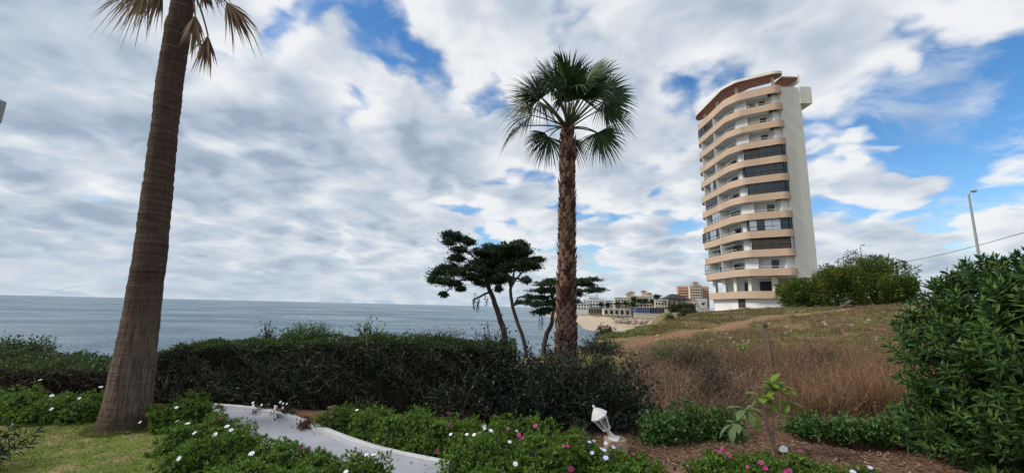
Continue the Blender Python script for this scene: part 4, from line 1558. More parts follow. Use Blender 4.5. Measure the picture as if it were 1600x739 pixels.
def centre_palm():
    Y = 10.0
    top, mid, low = at(887, 203, Y), at(886, 360, Y), at(884, 535, Y)
    base = low.copy()
    base[2] = hz(base[0], Y)
    T = empty('fan_palm', base, 'green fan palm with a rough shaggy trunk rising behind the hedge', 'palm')
    k = 40
    t = np.linspace(0, 1, k)
    P = np.stack([np.interp(t, [0, .15, .55, 1], [base[i], low[i], mid[i], top[i]]) for i in range(3)], 1)
    P[:, 2] = np.linspace(base[2] - .1, top[2], k)
    r = np.interp(t, [0, .2, .6, .95, 1], [.26, .235, .195, .175, .14])
    m_in = surf('palm_trunk_fibre', (0.085, 0.05, 0.036), (0.04, 0.026, 0.02), 14, 0.95, 0.02, 30)
    MB().tube(P, r * 0.86, 14).build('trunk', m_in, T, smooth=True)
    # old leaf bases: overlapping pointed scales, spiralling
    mb = MB()
    rows = 62
    for i in range(rows):
        f = (i + .5) / rows
        c = np.array([np.interp(f, t, P[:, q]) for q in range(3)])
        rr = np.interp(f, t, r)
        for j in range(9):
            a = 2 * PI * (j + (i % 2) * .5 + i * .06) / 9 + rng.normal() * .07
            d = np.array([math.cos(a), math.sin(a), 0])
            s_ = np.array([-math.sin(a), math.cos(a), 0])
            w = rr * rng.uniform(.62, .85)
            hgt = rng.uniform(.11, .17)
            o = rng.uniform(.012, .05)
            b0 = c + d * rr * .84 + [0, 0, -.05]
            tip = c + d * (rr + o) + np.array([0, 0, hgt]) + s_ * rng.normal() * .02
            V = [b0 - s_ * w * .55, b0 + s_ * w * .55, tip + s_ * w * .22 - d * .0, tip - s_ * w * .22, b0 + d * (o * .9 + .02) + [0, 0, hgt * .45], tip - d * .035 + [0, 0, .005]]
            mb.add(V, [[0, 1, 4], [1, 2, 4], [2, 3, 4], [3, 0, 4], [3, 2, 5]])
    lb = mb.build('leaf_bases', leafm('old_leaf_base', [(0.058, 0.033, 0.026), (0.13, 0.074, 0.054), (0.22, 0.135, 0.097)], 0.9, 0.0, 0.1), T)
    lb['kind'] = 'stuff'
    c = top + [0, 0, .02]
    cam_side = np.array([0, -1.0, 0])
    s = Y / F
    # (hub px dx, dy, depth) (fan centre px dx, dy, depth) radius, spread, droop, face, old?
    fr = [(-18, -62, -.2, -25, -118, -.3, .92, 1.3, .3), (12, -60, -.1, 22, -118, -.1, .95, 1.3, .3), (-2, -58, .35, -4, -125, .5, .9, 1.2, .3),
          (30, -62, .3, 52, -108, .5, .85, 1.3, .35), (-42, -58, .1, -72, -96, .2, .85, 1.4, .45), (-45, -42, -.35, -82, -72, -.5, .85, 1.5, .5), (-58, -70, .4, -78, -100, .7, .7, 1.2, .4),
          (-60, -26, .1, -108, -30, .2, .85, 1.6, .65), (-48, -30, -.5, -78, -20, -.9, .8, 1.6, .7), (-75, -18, .5, -98, -10, .8, .7, 1.5, .7), (-30, 12, .1, -42, 52, .1, .72, 1.5, .35), (-36, -6, .45, -58, 30, .7, .6, 1.3, .5),
          (12, 2, .55, 20, 40, .8, .65, 1.3, .4), (48, 8, -.1, 66, 44, -.2, .80, 1.6, .35), (58, 0, .3, 80, 28, .5, .62, 1.4, .4),
          (62, -42, .1, 100, -30, .2, .85, 1.6, .55), (55, -36, -.45, 88, -14, -.8, .8, 1.6, .6), (55, -62, .1, 82, -86, .2, .82, 1.5, .5), (42, -72, -.35, 66, -98, -.6, .75, 1.4, .45),
          (-8, -68, -.55, -14, -82, -1.1, .9, 1.7, .5), (22, -60, -.6, 38, -66, -1.15, .9, 1.7, .55), (-32, -60, -.6, -58, -64, -1.1, .85, 1.7, .55), (4, -44, -.7, 6, -38, -1.3, .7, 1.6, .8), (-22, -40, -.6, -34, -34, -1.1, .7, 1.5, .8), (34, -40, -.6, 50, -36, -1.1, .7, 1.5, .8)]
    fr += [(-10, -34, -.55, -16, -62, -1.0, .72, 1.9, .35), (16, -36, -.55, 24, -64, -1.0, .72, 1.9, .35), (-46, -48, -.2, -96, -74, -.3, .95, 1.6, .25), (-66, -46, .2, -120, -52, .3, .9, 1.5, .35),
           (48, -52, -.2, 88, -84, -.3, .9, 1.6, .25), (-14, -78, .1, -30, -132, .1, .85, 1.4, .15), (26, -76, .1, 44, -128, .1, .85, 1.4, .15), (0, -72, -.3, 4, -128, -.5, .85, 1.6, .2)]
    old = {7, 8, 9, 11, 12}
    for i, (hx, hy, hd, fx, fy, fd, R_, sp, dr) in enumerate(fr):
        hub = c + np.array([hx * s, hd, -hy * s])
        tip = c + np.array([fx * s, fd, -fy * s])
        ax = tip - hub
        rad = hub - c
        face = norm(np.array([-rad[0] * .35, -.85, .45]) + rng.normal(size=3) * .15)
        m_ = M['palmleaf_old'] if i in old else M['palmleaf']
        dr = dr * (.7 if hy < -35 else 1.0)
        fan_frond(T, c + rng.normal(size=3) * [.04, .04, .02], hub, ax, face, R_ * 1.14, m_, M['petiole'], 44, sp, dr, 'frond', arch=.08 + .10 * (hy > -10), prad=.016)
    # spear leaves in the middle
    mb = MB()
    n = 26
    D = rand_dirs(n) * .22 + [0, 0, 1.0]
    blades(mb, np.tile(c, (n, 1)), D, rng.uniform(.5, .95, n), .04, .08, 3)
    mb.build('spear_leaves', M['petiole'], T)


centre_palm()


# ------------------------------------------------------------------ hedge
M['hedge'] = leafm('hedge_leaf', [(0.018, 0.034, 0.016), (0.034, 0.058, 0.024), (0.054, 0.082, 0.032), (0.085, 0.095, 0.048)], 0.45, 0.15, 0.35, patch=(1.3, (0.062, 0.048, 0.034), 0.52, 0.68))
M['hedgetop'] = leafm('hedge_top_leaf', [(0.035, 0.065, 0.016), (0.055, 0.095, 0.02), (0.075, 0.12, 0.026)], 0.5, 0.25, 0.3)
M['dryhedge'] = leafm('dry_hedge_leaf', [(0.035, 0.024, 0.018), (0.055, 0.038, 0.028), (0.085, 0.06, 0.045), (0.025, 0.03, 0.018)], 0.8, 0.1, 0.15)
M['greytwig'] = leafm('hedge_twig', [(0.055, 0.045, 0.036), (0.10, 0.085, 0.07), (0.16, 0.14, 0.115)], 0.9, 0.0, 0.1)


def hedge(label, line, ztop, depth, n_face, n_top, face_mat, top_mat, ragged=0.04, name='hedge', tw=900):
    """clipped hedge along a plan line; ztop(s) gives the height along it"""
    line = np.asarray(line, float)
    seg = np.linalg.norm(np.diff(line, axis=0), axis=1)
    cum = np.r_[0, np.cumsum(seg)]
    Lt = cum[-1]

    def pos(s):
        return np.stack([np.interp(s, cum, line[:, 0]), np.interp(s, cum, line[:, 1])], -1)
    nrm_ = np.array([0.03, -1.0])
    T = empty(name, (*pos(Lt / 2), 0), label, 'hedge')
    # added opaque core in place of branches, near-black for the shaded inside
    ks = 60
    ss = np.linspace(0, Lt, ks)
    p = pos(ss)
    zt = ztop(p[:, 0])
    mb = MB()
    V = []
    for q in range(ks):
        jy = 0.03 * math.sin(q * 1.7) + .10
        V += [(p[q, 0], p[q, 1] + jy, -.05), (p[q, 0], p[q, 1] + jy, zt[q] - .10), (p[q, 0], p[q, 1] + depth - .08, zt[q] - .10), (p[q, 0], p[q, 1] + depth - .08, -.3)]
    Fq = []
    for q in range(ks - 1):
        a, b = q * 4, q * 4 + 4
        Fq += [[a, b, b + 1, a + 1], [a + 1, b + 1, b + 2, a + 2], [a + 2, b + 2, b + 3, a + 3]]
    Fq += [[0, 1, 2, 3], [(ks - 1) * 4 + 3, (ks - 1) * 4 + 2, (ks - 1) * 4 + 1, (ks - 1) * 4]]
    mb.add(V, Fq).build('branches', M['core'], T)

    def lump(s, v):
        return 0.07 * np.sin(s * 2.3 + 1) * np.cos(v * 3 + s) + 0.05 * np.sin(s * 6.1 + v * 5) + .03 * np.sin(s * 14 + v * 11)
    # face leaves
    s = rng.uniform(0, Lt, n_face)
    v = rng.random(n_face)
    pp = pos(s)
    z = v * ztop(pp[:, 0])
    inn = rng.random(n_face) ** 2 * .16 - lump(s, z * 2) + .05
    thin = 0.10 * np.exp(-z / .12)
    P = np.c_[pp[:, 0], pp[:, 1] + inn + thin, z + rng.normal(size=n_face) * .01]
    D = rand_dirs(n_face) * .9 + [0, -.55, .25]
    mb = MB()
    leaves(mb, P, D, rng.uniform(.03, .06, n_face), rng.uniform(.015, .028, n_face))
    # back and ends, thinner
    nb = n_face // 4
    s = rng.uniform(0, Lt, nb)
    pp = pos(s)
    P = np.c_[pp[:, 0], pp[:, 1] + depth - rng.random(nb) * .1, rng.random(nb) * ztop(pp[:, 0])]
    leaves(mb, P, rand_dirs(nb) + [0, .6, .2], .055, .028)
    mb.build('face_foliage', face_mat, T)
    # top leaves
    s = rng.uniform(0, Lt, n_top)
    pp = pos(s)
    w = rng.random(n_top)
    hgt = ztop(pp[:, 0]) + lump(s * 1.3, w * 2) * .8 + ragged * np.abs(rng.normal(size=n_top)) * (0.5 + 0.8 * (np.sin(s * 3.1) + np.sin(s * 7.7 + 1) > .2)) - .05
    P = np.c_[pp[:, 0], pp[:, 1] + w * depth, hgt]
    mb = MB()
    leaves(mb, P, rand_dirs(n_top) * .8 + [0, -.1, .8], rng.uniform(.03, .06, n_top), rng.uniform(.015, .028, n_top))
    mb.build('top_foliage', top_mat, T)
    # grey twigs showing on the clipped face
    s = rng.uniform(0, Lt, tw)
    pp = pos(s)
    z = rng.random(tw) * ztop(pp[:, 0]) * .95
    P = np.c_[pp[:, 0], pp[:, 1] - lump(s, z * 2) - .01 + rng.random(tw) * .06, z]
    D = rand_dirs(tw) * [1, .35, 1] + [0, 0, .5]
    mb = MB()
    blades(mb, P, D, rng.uniform(.06, .24, tw), rng.uniform(.004, .009, tw), .12, 2)
    tws = mb.build('twigs', M['greytwig'], T)
    return T


zmain = lambda x: np.interp(x, [-6.2, -5.7, -5.1, -4.2, -3.0, -2, 0, 1.5], [.46, .66, .87, .93, .98, 1.05, 1.02, .9])
hedge('long dark clipped hedge with green top running behind the tall palm', [(-6.15, 6.68), (-4, 6.6), (-2, 6.42), (-.6, 6.22), (.1, 6.16)], zmain, 0.85, 46000, 16000, M['hedge'], M['hedgetop'], .032, tw=2200)
zlow = lambda x: np.interp(x, [-14, -8, -6.6, -6.1], [.36, .40, .46, .52])
hedge('low dry brown hedge with flat green top left of the tall palm', [(-13.5, 7.1), (-7.8, 6.82), (-6.1, 6.72)], zlow, 2.3, 24000, 22000, M['dryhedge'], M['hedgetop'], .03, tw=1200)


def branch_shrub(name, label, c, r, n_tip, leaf, lmat, n_leaf=14, cat='shrub', group=None, bark='twig', stem_r=.018, spread=.06, updir=.3, base_spread=.3, parts=None):
    """open shrub: stems fork out from the foot, leaves in tufts along the twigs"""
    c, r = np.asarray(c, float), np.asarray(r, float)
    T = empty(name, c, label, cat, group)
    mb, lf = MB(), MB()
    for i in range(n_tip):
        d = rand_dirs(1)[0]
        d[2] = abs(d[2]) * .95 + .03
        tip = c + d * r * rng.uniform(.6, 1.05)
        root = c + np.array([np.clip(rng.normal(), -1.2, 1.2) * base_spread * r[0] * .5, np.clip(rng.normal(), -1.2, 1.2) * base_spread * r[1] * .5, -.03])
        m1 = root + (tip - root) * .45 + np.array([0, 0, .18 * r[2]]) + rng.normal(size=3) * .04
        t = np.linspace(0, 1, 6)[:, None]
        P = (1 - t) ** 2 * root + 2 * t * (1 - t) * m1 + t * t * tip
        mb.tube(P, np.linspace(stem_r, stem_r * .25, 6), 4, cap=False)
        k = n_leaf
        u_ = 1 - rng.random(k) ** 1.4 * .75
        Q = np.stack([np.interp(u_, t[:, 0], P[:, q]) for q in range(3)], 1) + rng.normal(size=(k, 3)) * spread
        leaves(lf, Q, rand_dirs(k) + norm(tip - c) * .5 + [0, 0, updir], leaf[0] * rng.uniform(.7, 1.25, k), leaf[1] * rng.uniform(.7, 1.25, k))
    mb.build('stems', M[bark], T)
    lf.build('foliage', lmat, T)
    return T


M['darkshrub'] = leafm('dark_shrub_leaf', [(0.011, 0.021, 0.012), (0.018, 0.032, 0.018), (0.032, 0.048, 0.026)], 0.42, 0.1, 0.28)
M['midshrub'] = leafm('mid_shrub_leaf', [(0.035, 0.085, 0.02), (0.062, 0.135, 0.028), (0.10, 0.185, 0.038)], 0.5, 0.2, 0.3)
M['limeshrub'] = leafm('lime_shrub_leaf', [(0.07, 0.095, 0.025), (0.11, 0.12, 0.035), (0.15, 0.14, 0.05)], 0.6, 0.25, 0.2)
M['greyshrub'] = leafm('grey_shrub_leaf', [(0.035, 0.045, 0.028), (0.06, 0.068, 0.042), (0.085, 0.085, 0.055)], 0.7, 0.15, 0.2)


def gx(px, py):
    p = hit(px, py, 60)
    return np.array([p[0], p[1], hz(p[0], p[1])])


def shrub_at(px, Y, *a, **k):
    p = at(px, 600, Y)
    return np.array([p[0], Y, hz(p[0], Y)])


branch_shrub('dark_shrub', 'dark glossy shrub at the right end of the hedge, left of the fan palm', shrub_at(765, 6.35), (.85, .62, 1.20), 260, (.06, .028), M['darkshrub'], 34, base_spread=.8, stem_r=.010)
branch_shrub('dark_shrub', 'wide dark glossy shrub directly below the fan palm trunk', shrub_at(858, 6.1), (.85, .62, 1.10), 300, (.06, .028), M['darkshrub'], 36, base_spread=.8, stem_r=.010)
branch_shrub('dark_shrub', 'open dark shrub with bare twigs right above the leaning lantern', shrub_at(950, 6.05), (.75, .5, 1.12), 170, (.06, .028), M['darkshrub'], 30, base_spread=.7, stem_r=.010)
branch_shrub('thin_shrub', 'thin dark shrub poking above the hedge in front of the cypress trunks', shrub_at(768, 7.6), (.55, .4, 1.38), 46, (.06, .026), M['darkshrub'], 16)
branch_shrub('feathery_shrub', 'soft green feathery shrub growing out of the hedge top', (at(478, 540, 7.2)[0], 7.2, .9), (.55, .3, .42), 70, (.07, .012), M['midshrub'], 30, bark='twig')
branch_shrub('feathery_shrub', 'small feathery sprig left of the larger one on the hedge top', (at(415, 540, 7.2)[0], 7.2, .9), (.14, .12, .30), 14, (.07, .014), M['darkshrub'], 16)
branch_shrub('feathery_shrub', 'short leafy sprigs on the hedge top, middle of the hedge', (at(575, 540, 7.0)[0], 7.0, 1.0), (.35, .2, .32), 18, (.07, .018), M['midshrub'], 14)
branch_shrub('dead_twig_bush', 'bare greyish twig tangle on top of the hedge beside the thin dark shrub', (at(690, 540, 6.9)[0], 6.9, .95), (.55, .3, .38), 90, (.035, .012), M['greyshrub'], 4, stem_r=.006, bark='bark')
branch_shrub('green_bush', 'grassy green bush beyond the low hedge at the left edge', (at(25, 560, 9.6)[0], 9.6, .25), (.85, .6, .42), 90, (.08, .028), M['hedgetop'], 26)
branch_shrub('lime_shrub', 'yellow-green low shrub behind the dark shrubs, left of the palm trunk', shrub_at(858, 9.0), (.55, .4, .62), 60, (.07, .03), M['limeshrub'], 20)
branch_shrub('lime_shrub', 'yellow-green low shrub right of the fan palm foot', shrub_at(935, 9.5), (.60, .5, .62), 70, (.07, .03), M['limeshrub'], 20)
branch_shrub('lime_shrub', 'yellow-green patch of shrub showing through the end of the hedge', shrub_at(775, 8.4), (.4, .4, .8), 40, (.08, .035), M['limeshrub'], 16)
branch_shrub('blue_shrub', 'dark bluish low shrub on the slope right of the palm trunk', shrub_at(935, 13), (.9, .6, .55), 70, (.09, .035), M['darkshrub'], 20)


# ------------------------------------------------------------------ mound growth
M['drygrass'] = leafm('dry_grass', [(0.15, 0.095, 0.055), (0.22, 0.145, 0.085), (0.30, 0.205, 0.12), (0.11, 0.075, 0.05)], 0.8, 0.25, 0.15)
M['reeds'] = leafm('dry_reeds', [(0.20, 0.115, 0.06), (0.28, 0.165, 0.085), (0.36, 0.23, 0.125), (0.16, 0.10, 0.06)], 0.8, 0.2, 0.15)
M['weeds'] = leafm('dry_weeds', [(0.08, 0.045, 0.034), (0.135, 0.08, 0.056), (0.21, 0.13, 0.09), (0.34, 0.25, 0.18)], 0.9, 0.1, 0.1)
M['grass'] = leafm('meadow_grass', [(0.055, 0.09, 0.02), (0.09, 0.125, 0.03), (0.135, 0.15, 0.042), (0.20, 0.165, 0.07)], 0.7, 0.25, 0.2)


def on_mound(n, x0, x1, y0, y1, slope=0.55, mask=None):
    y = y0 + (y1 - y0) * rng.random(n) ** 1.3
    x = x0 + slope * (y - y0) + (x1 - x0 + 0.45 * (y - y0)) * rng.random(n)
    if mask is not None:
        k = mask(x, y)
        x, y = x[k], y[k]
    ok = sd(CLIFF, x, y) > -1.5
    x, y = x[ok], y[ok]
    return np.stack([x, y, H(x, y)], 1)


track_line = np.array([hit(*p)[:2] for p in TRACK])


def off_track(x, y, w=.55):
    return np.abs(sd(track_line, x, y)) > (w + .016 * y) * rng.uniform(.4, 1.1, x.shape)


def patchy(x, y, f=1.0, th=0.0):
    return (np.sin(x * 1.1 * f + 1.3 * np.sin(y * .7 * f)) + np.sin(y * 1.3 * f + 1.7 * np.sin(x * .9 * f + 2)) + rng.normal(size=x.shape) * .6) > th


def stuff(mb, name, mat, label, cat):
    o = mb.build(name, mat)
    o['kind'] = 'stuff'
    tag(o, label, cat)
    return o


mb = MB()
P = on_mound(52000, 2.2, 10, 9.5, 40, .45, lambda x, y: off_track(x, y) & patchy(x, y, 1.0, -.5))
n = len(P)
blades(mb, P - [0, 0, .01], rand_dirs(n) * .55 + [0, 0, 1.0], rng.uniform(.05, .15, n) * (1 + P[:, 1] * .008), .010 + .0007 * P[:, 1], .4, 2)
P = on_mound(9000, 3.0, 4.5, 16, 62, .62, off_track)
n = len(P)
blades(mb, P, rand_dirs(n) * .5 + [0, 0, 1.0], rng.uniform(.08, .2, n), .03, .4, 2)
stuff(mb, 'meadow_grass', M['grass'], 'short patchy green grass over the mound', 'grass')

mb = MB()
C_ = on_mound(420, 2.6, 11, 10.5, 38, .45, off_track)
ii = np.repeat(np.arange(len(C_)), 26)
P = C_[ii] + rng.normal(size=(len(ii), 3)) * [.10, .10, 0]
blades(mb, P, rand_dirs(len(P)) * .7 + [0, 0, 1.0], rng.uniform(.1, .32, len(P)) * (.5 + rng.random(len(C_))[ii]), .008 + .0006 * P[:, 1], .35, 3)
stuff(mb, 'grass_tufts', M['drygrass'], 'scattered taller straw tufts standing on the mound', 'dry grass')

mb = MB()
for q, s in enumerate(on_mound(110, 2.6, 9, 10, 34, .45)):
    k_ = rng.uniform(.04, .13)
    blob(mb, s, (k_, k_ * .8, k_ * .6), 400 + q)
stuff(mb, 'stones', M['rock'], 'small pale stones and clods strewn over the mound', 'stones')

mb = MB()
P = on_mound(34000, 2.2, 11, 9.0, 34, .45, lambda x, y: off_track(x, y, .4) & patchy(x, y, .8, -.2))
n = len(P)
blades(mb, P - [0, 0, .01], rand_dirs(n) * .5 + [0, 0, 1.0], rng.uniform(.08, .22, n), .007 + .0007 * P[:, 1], .35, 2)
stuff(mb, 'dry_grass', M['drygrass'], 'short dry straw grass mixed over the mound', 'dry grass')

mb = MB()
n = 17000
x = rng.uniform(4.2, 10.5, n)
y = 6.9 + 7.0 * rng.random(n) ** 1.9
k = (x > 4.6 + (y - 7) * .45 + rng.normal(size=n) * .5)
x, y = x[k], y[k]
P = np.stack([x, y, H(x, y)], 1)
n = len(P)
hgt = rng.uniform(.25, .9, n) * (1 - .3 * sst(-x, -5.6, -4.6)) * (1 - .45 * sst(y, 8.5, 13.5)) * (1 + .22 * np.sin(x * 4.3 + 1.5 * np.sin(y * 3)))
blades(mb, P, rand_dirs(n) * .26 + [0, 0, 1.0], hgt, rng.uniform(.004, .012, n), rng.uniform(.02, .4, n), 3)
m_ = 9000
i = rng.integers(0, n, m_)
Q = P[i] + rand_dirs(m_) * .1 + np.c_[np.zeros((m_, 2)), hgt[i] * rng.uniform(.35, 1.0, m_)]
blades(mb, Q, rand_dirs(m_) + [0, 0, .3], rng.uniform(.05, .16, m_), rng.uniform(.004, .008, m_), .3, 2)
stuff(mb, 'dry_reeds', M['reeds'], 'dense orange-brown dry stalks on the slope beside the oleander', 'dry reeds')

mb = MB()
n = 11000
nc = 150                                        # the weeds grow in clumps
cy = 6.9 + 6.2 * rng.random(nc) ** 1.3
cx = 1.8 + (cy - 7) * .25 + rng.random(nc) * (4.6 + (cy - 7) * .45)
ch = rng.uniform(.25, .75, nc)
ci = rng.integers(0, nc, n)
x = cx[ci] + rng.normal(size=n) * .22
y = np.maximum(cy[ci] + rng.normal(size=n) * .22, 6.7)
P = np.stack([x, y, H(x, y)], 1)
blades(mb, P, rand_dirs(n) * .8 + [0, 0, .8], ch[ci] * rng.uniform(.4, 1.15, n), rng.uniform(.004, .010, n), .3, 3)
# seed heads and dry leaflets on the stalks
m_ = 26000
i = rng.integers(0, n, m_)
Q = P[i] + rand_dirs(m_) * .16 + np.c_[np.zeros((m_, 2)), ch[ci[i]] * rng.uniform(.2, .85, m_)]
leaves(mb, Q, rand_dirs(m_), rng.uniform(.015, .035, m_), rng.uniform(.008, .016, m_))
stuff(mb, 'dry_weeds', M['weeds'], 'tangled grey-brown dry weeds at the foot of the mound', 'weeds')

for i, (px, Y, r, n, ml, lab) in enumerate((
        (1085, 10.5, (.75, .5, .80), 110, 'greyshrub', 'grey-green wispy shrub among the dry weeds, higher up the slope'),
        (1040, 11.5, (.5, .4, .6), 70, 'midshrub', 'small bright green shrub at the lower end of the dirt track'),
        (1112, 7.9, (.45, .35, .80), 100, 'greyshrub', 'dark grey-green wispy shrub in the dry weeds left of the post'),
        (1290, 10.8, (.6, .4, .75), 80, 'greyshrub', 'olive wispy shrub at the top of the dry reeds'),
        (1255, 9.0, (.55, .4, .8), 90, 'weeds', 'brown twiggy shrub just right of the wooden post'))):
    branch_shrub('slope_shrub', lab, shrub_at(px, Y), r, n, (.075, .010), M[ml], 22, group='shrubs on the slope', stem_r=.007)

for i, (px, py, r, n, lab) in enumerate((
        (1035, 690, (.34, .3, .40), 70, 'leafy green shrub just right of the stone block'),
        (1080, 682, (.40, .32, .46), 80, 'bright leafy green shrub between the lantern and the young tree'),
        (1128, 680, (.30, .3, .36), 60, 'leafy green shrub close left of the young tree'),
        (1262, 678, (.30, .25, .24), 46, 'low leafy green plant right of the young tree'),
        (1318, 682, (.32, .25, .26), 50, 'low leafy green plant behind the trench, middle of the row'),
        (1375, 688, (.34, .25, .30), 56, 'low leafy green plant at the right end of the trench'),
        (1425, 690, (.40, .3, .42), 70, 'light green leafy plant at the foot of the oleander'))):
    branch_shrub('leafy_plant', lab, gx(px, py), r, n, (.055, .032), M['midshrub'], 26, group='leafy plants along the bed', cat='plant', stem_r=.006, spread=.04)


# ------------------------------------------------------------------ lawn grass
M['lawnblade'] = leafm('lawn_blade', [(0.085, 0.13, 0.022), (0.12, 0.17, 0.03), (0.16, 0.205, 0.04), (0.26, 0.215, 0.09)], 0.6, 0.3, 0.2)
mb = MB()
n = 60000
y = 2.6 + 3.2 * rng.random(n)
x = -8.5 + 5.7 * rng.random(n)
keep = (x < -2.85 - .25 * np.sin(y * 3)) & ((np.sin(x * 2.1 + 2 * np.sin(y * 1.7)) + np.sin(y * 2.9 + x) + rng.normal(size=n) * .8) > -1.2) & ((x + 4.82) ** 2 + (y - 5.5) ** 2 > .07)
x, y = x[keep], y[keep]
n = len(x)
blades(mb, np.stack([x, y, np.full(n, -.003)], 1), rand_dirs(n) * .9 + [0, 0, .8], rng.uniform(.018, .045, n), rng.uniform(.004, .007, n), .4, 2)
a = rng.uniform(0, 2 * PI, 1500)
rr = rng.uniform(.26, .40, 1500)
blades(mb, np.stack([-4.80 + rr * np.cos(a), 5.5 + rr * np.sin(a), np.zeros(1500)], 1), rand_dirs(1500) * .6 + [0, 0, 1.0], rng.uniform(.03, .10, 1500), .006, .4, 2)
stuff(mb, 'lawn_grass', M['lawnblade'], 'short mown lawn grass under the tall palm', 'grass')


# ------------------------------------------------------------------ curved white path with kerb
far_edge = np.array([gr(*p)[:2] for p in ((300, 640), (325, 641), (378, 645), (430, 654), (472, 669), (520, 691), (580, 713), (650, 729), (720, 743), (800, 772), (860, 830))])
t_ = np.linspace(0, 1, len(far_edge))
tt = np.linspace(0, 1, 70)
fe = np.stack([np.interp(tt, t_, far_edge[:, i]) for i in range(2)], 1)
for _ in range(10):
    fe[1:-1] = (fe[:-2] + 2 * fe[1:-1] + fe[2:]) / 4
ne = offset_line(fe, 1.0)
wid = np.interp(np.arange(len(fe)), [0, 8, 22], [.25, .5, 1.0])[:, None]
ne = fe + (ne - fe) * wid
for _ in range(6):
    ne[1:-1] = (ne[:-2] + 2 * ne[1:-1] + ne[2:]) / 4
n = len(fe)
V = np.concatenate([np.c_[fe, np.full(n, .035)], np.c_[ne, np.full(n, .035)], np.c_[fe, np.full(n, -.1)], np.c_[ne, np.full(n, -.1)]])
j = np.arange(n - 1)
o = MB().add(V, np.concatenate([np.stack([j, n + j, n + j + 1, j + 1], 1), np.stack([n + j, 3 * n + j, 3 * n + j + 1, n + j + 1], 1), np.stack([2 * n + j, j, j + 1, 2 * n + j + 1], 1)])).build('path', M['path'])
o['kind'] = 'structure'
k = MB().strip_wall(offset_line(fe, -.09), -.05, .085, .088).build('path_kerb', M['kerb'], o)


# ------------------------------------------------------------------ daisy bushes
M['daisy'] = leafm('daisy_leaf', [(0.040, 0.095, 0.012), (0.075, 0.155, 0.018), (0.125, 0.225, 0.027), (0.18, 0.28, 0.04)], 0.5, 0.35, 0.3)
M['bush_core'] = surf('dark_bush_core', (0.035, 0.045, 0.018), (0.02, 0.026, 0.012), 20, 1.0, spec=0.0)
M['petal_white'] = surf('white_petal', (0.80, 0.80, 0.84), (0.70, 0.70, 0.76), 30, 0.6)
M['petal_pink'] = surf('magenta_petal', (0.50, 0.035, 0.22), (0.36, 0.02, 0.15), 30, 0.6)
M['petal_wine'] = surf('wine_petal', (0.14, 0.012, 0.055), (0.09, 0.01, 0.04), 30, 0.6)
M['petal_blue'] = surf('pale_blue_petal', (0.58, 0.62, 0.82), (0.48, 0.52, 0.74), 30, 0.6)


def daisy_mesh(mat):
    mb = MB()
    for i in range(9):
        a = 2 * PI * i / 9
        d, s = np.array([math.cos(a), math.sin(a), 0]), np.array([-math.sin(a), math.cos(a), 0])
        mb.add([d * .006, d * .02 + s * .0075 + [0, 0, .004], d * .034 + [0, 0, .002 + .004 * (i % 2)], d * .02 - s * .0075 + [0, 0, .004]], [[0, 1, 2, 3]])
    mb.lathe((0, 0, 0), [(.008, 0), (.007, .006), (.001, .008)], 7)
    o = mb.build('flower', mat)
    me = o.data
    bpy.data.objects.remove(o)
    return me


FL = {'w': daisy_mesh(M['petal_white']), 'p': daisy_mesh(M['petal_pink']), 'd': daisy_mesh(M['petal_wine']), 'b': daisy_mesh(M['petal_blue'])}


def daisy_bush(px, py, r, h, fl, label, group, dens=1.0):
    c = gr(px, py)
    c = np.array([c[0], c[1], hz(c[0], c[1])])
    T = empty('daisy_bush', c, label, 'flower bush', group)
    nl = 15
    ld = rand_dirs(nl)
    ld[:, 2] = np.abs(ld[:, 2]) * 1.0
    ld = norm(ld)
    amp = rng.uniform(.16, .46, nl)

    def rad(d):
        dist = ((d[:, None] - ld[None]) ** 2).sum(-1)
        return .74 + (amp * np.exp(-dist / .11)).max(1)
    s = np.array([r, r * .9, h])
    # added opaque dark dome in place of stems, blocks the view through
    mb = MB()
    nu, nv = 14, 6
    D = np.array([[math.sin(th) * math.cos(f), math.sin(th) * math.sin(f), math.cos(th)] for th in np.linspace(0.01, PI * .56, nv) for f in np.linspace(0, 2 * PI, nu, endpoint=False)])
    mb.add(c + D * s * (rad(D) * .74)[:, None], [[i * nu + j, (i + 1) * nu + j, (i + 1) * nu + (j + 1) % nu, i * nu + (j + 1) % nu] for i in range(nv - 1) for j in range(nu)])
    mb.build('stems', M['bush_core'], T)
    # rosettes of small leaves
    m = int(720 * dens * (r * r + r * h) / .28)
    d = rand_dirs(int(m * 2.6))
    d = d[d[:, 2] > -.12][:m]
    m = len(d)
    P = c + d * s * (rad(d) * rng.uniform(.82, 1.03, m))[:, None]
    P[:, 2] = np.maximum(P[:, 2], c[2] + .01)
    k = 7
    PP = np.repeat(P, k, 0)
    ax = np.repeat(norm(d + [0, 0, .45]), k, 0)
    DD = norm(ax * .75 + rand_dirs(m * k) * .9)
    mb = MB()
    leaves(mb, PP - ax * .01, DD, rng.uniform(.026, .05, m * k), rng.uniform(.009, .016, m * k), up=ax)
    mb.build('foliage', M['daisy'], T)
    for kind, cnt in fl:
        # blooms come in a couple of clusters
        cl = norm(np.c_[rng.uniform(-.8, .8, 2), rng.uniform(-.8, .2, 2), rng.uniform(.45, 1.0, 2)])
        dd = norm(cl[rng.integers(0, 2, cnt)] + rng.normal(size=(cnt, 3)) * .28)
        dd[:, 2] = np.maximum(dd[:, 2], .3)
        for q in range(len(dd)):
            p = c + dd[q] * s * (rad(dd[q:q + 1])[0] * 1.0) + dd[q] * rng.uniform(.02, .05)
            nrm_ = norm(dd[q] * .6 + np.array([-.1, -.45, .6]) + rng.normal(size=3) * .25)
            fr = frame(nrm_, (0, 1, 0.3))
            m3 = [[fr[r_][1], fr[r_][2], fr[r_][0]] for r_ in range(3)]
            inst('flower', FL[kind], T, p, m3, rng.uniform(.55, .9))
    return T


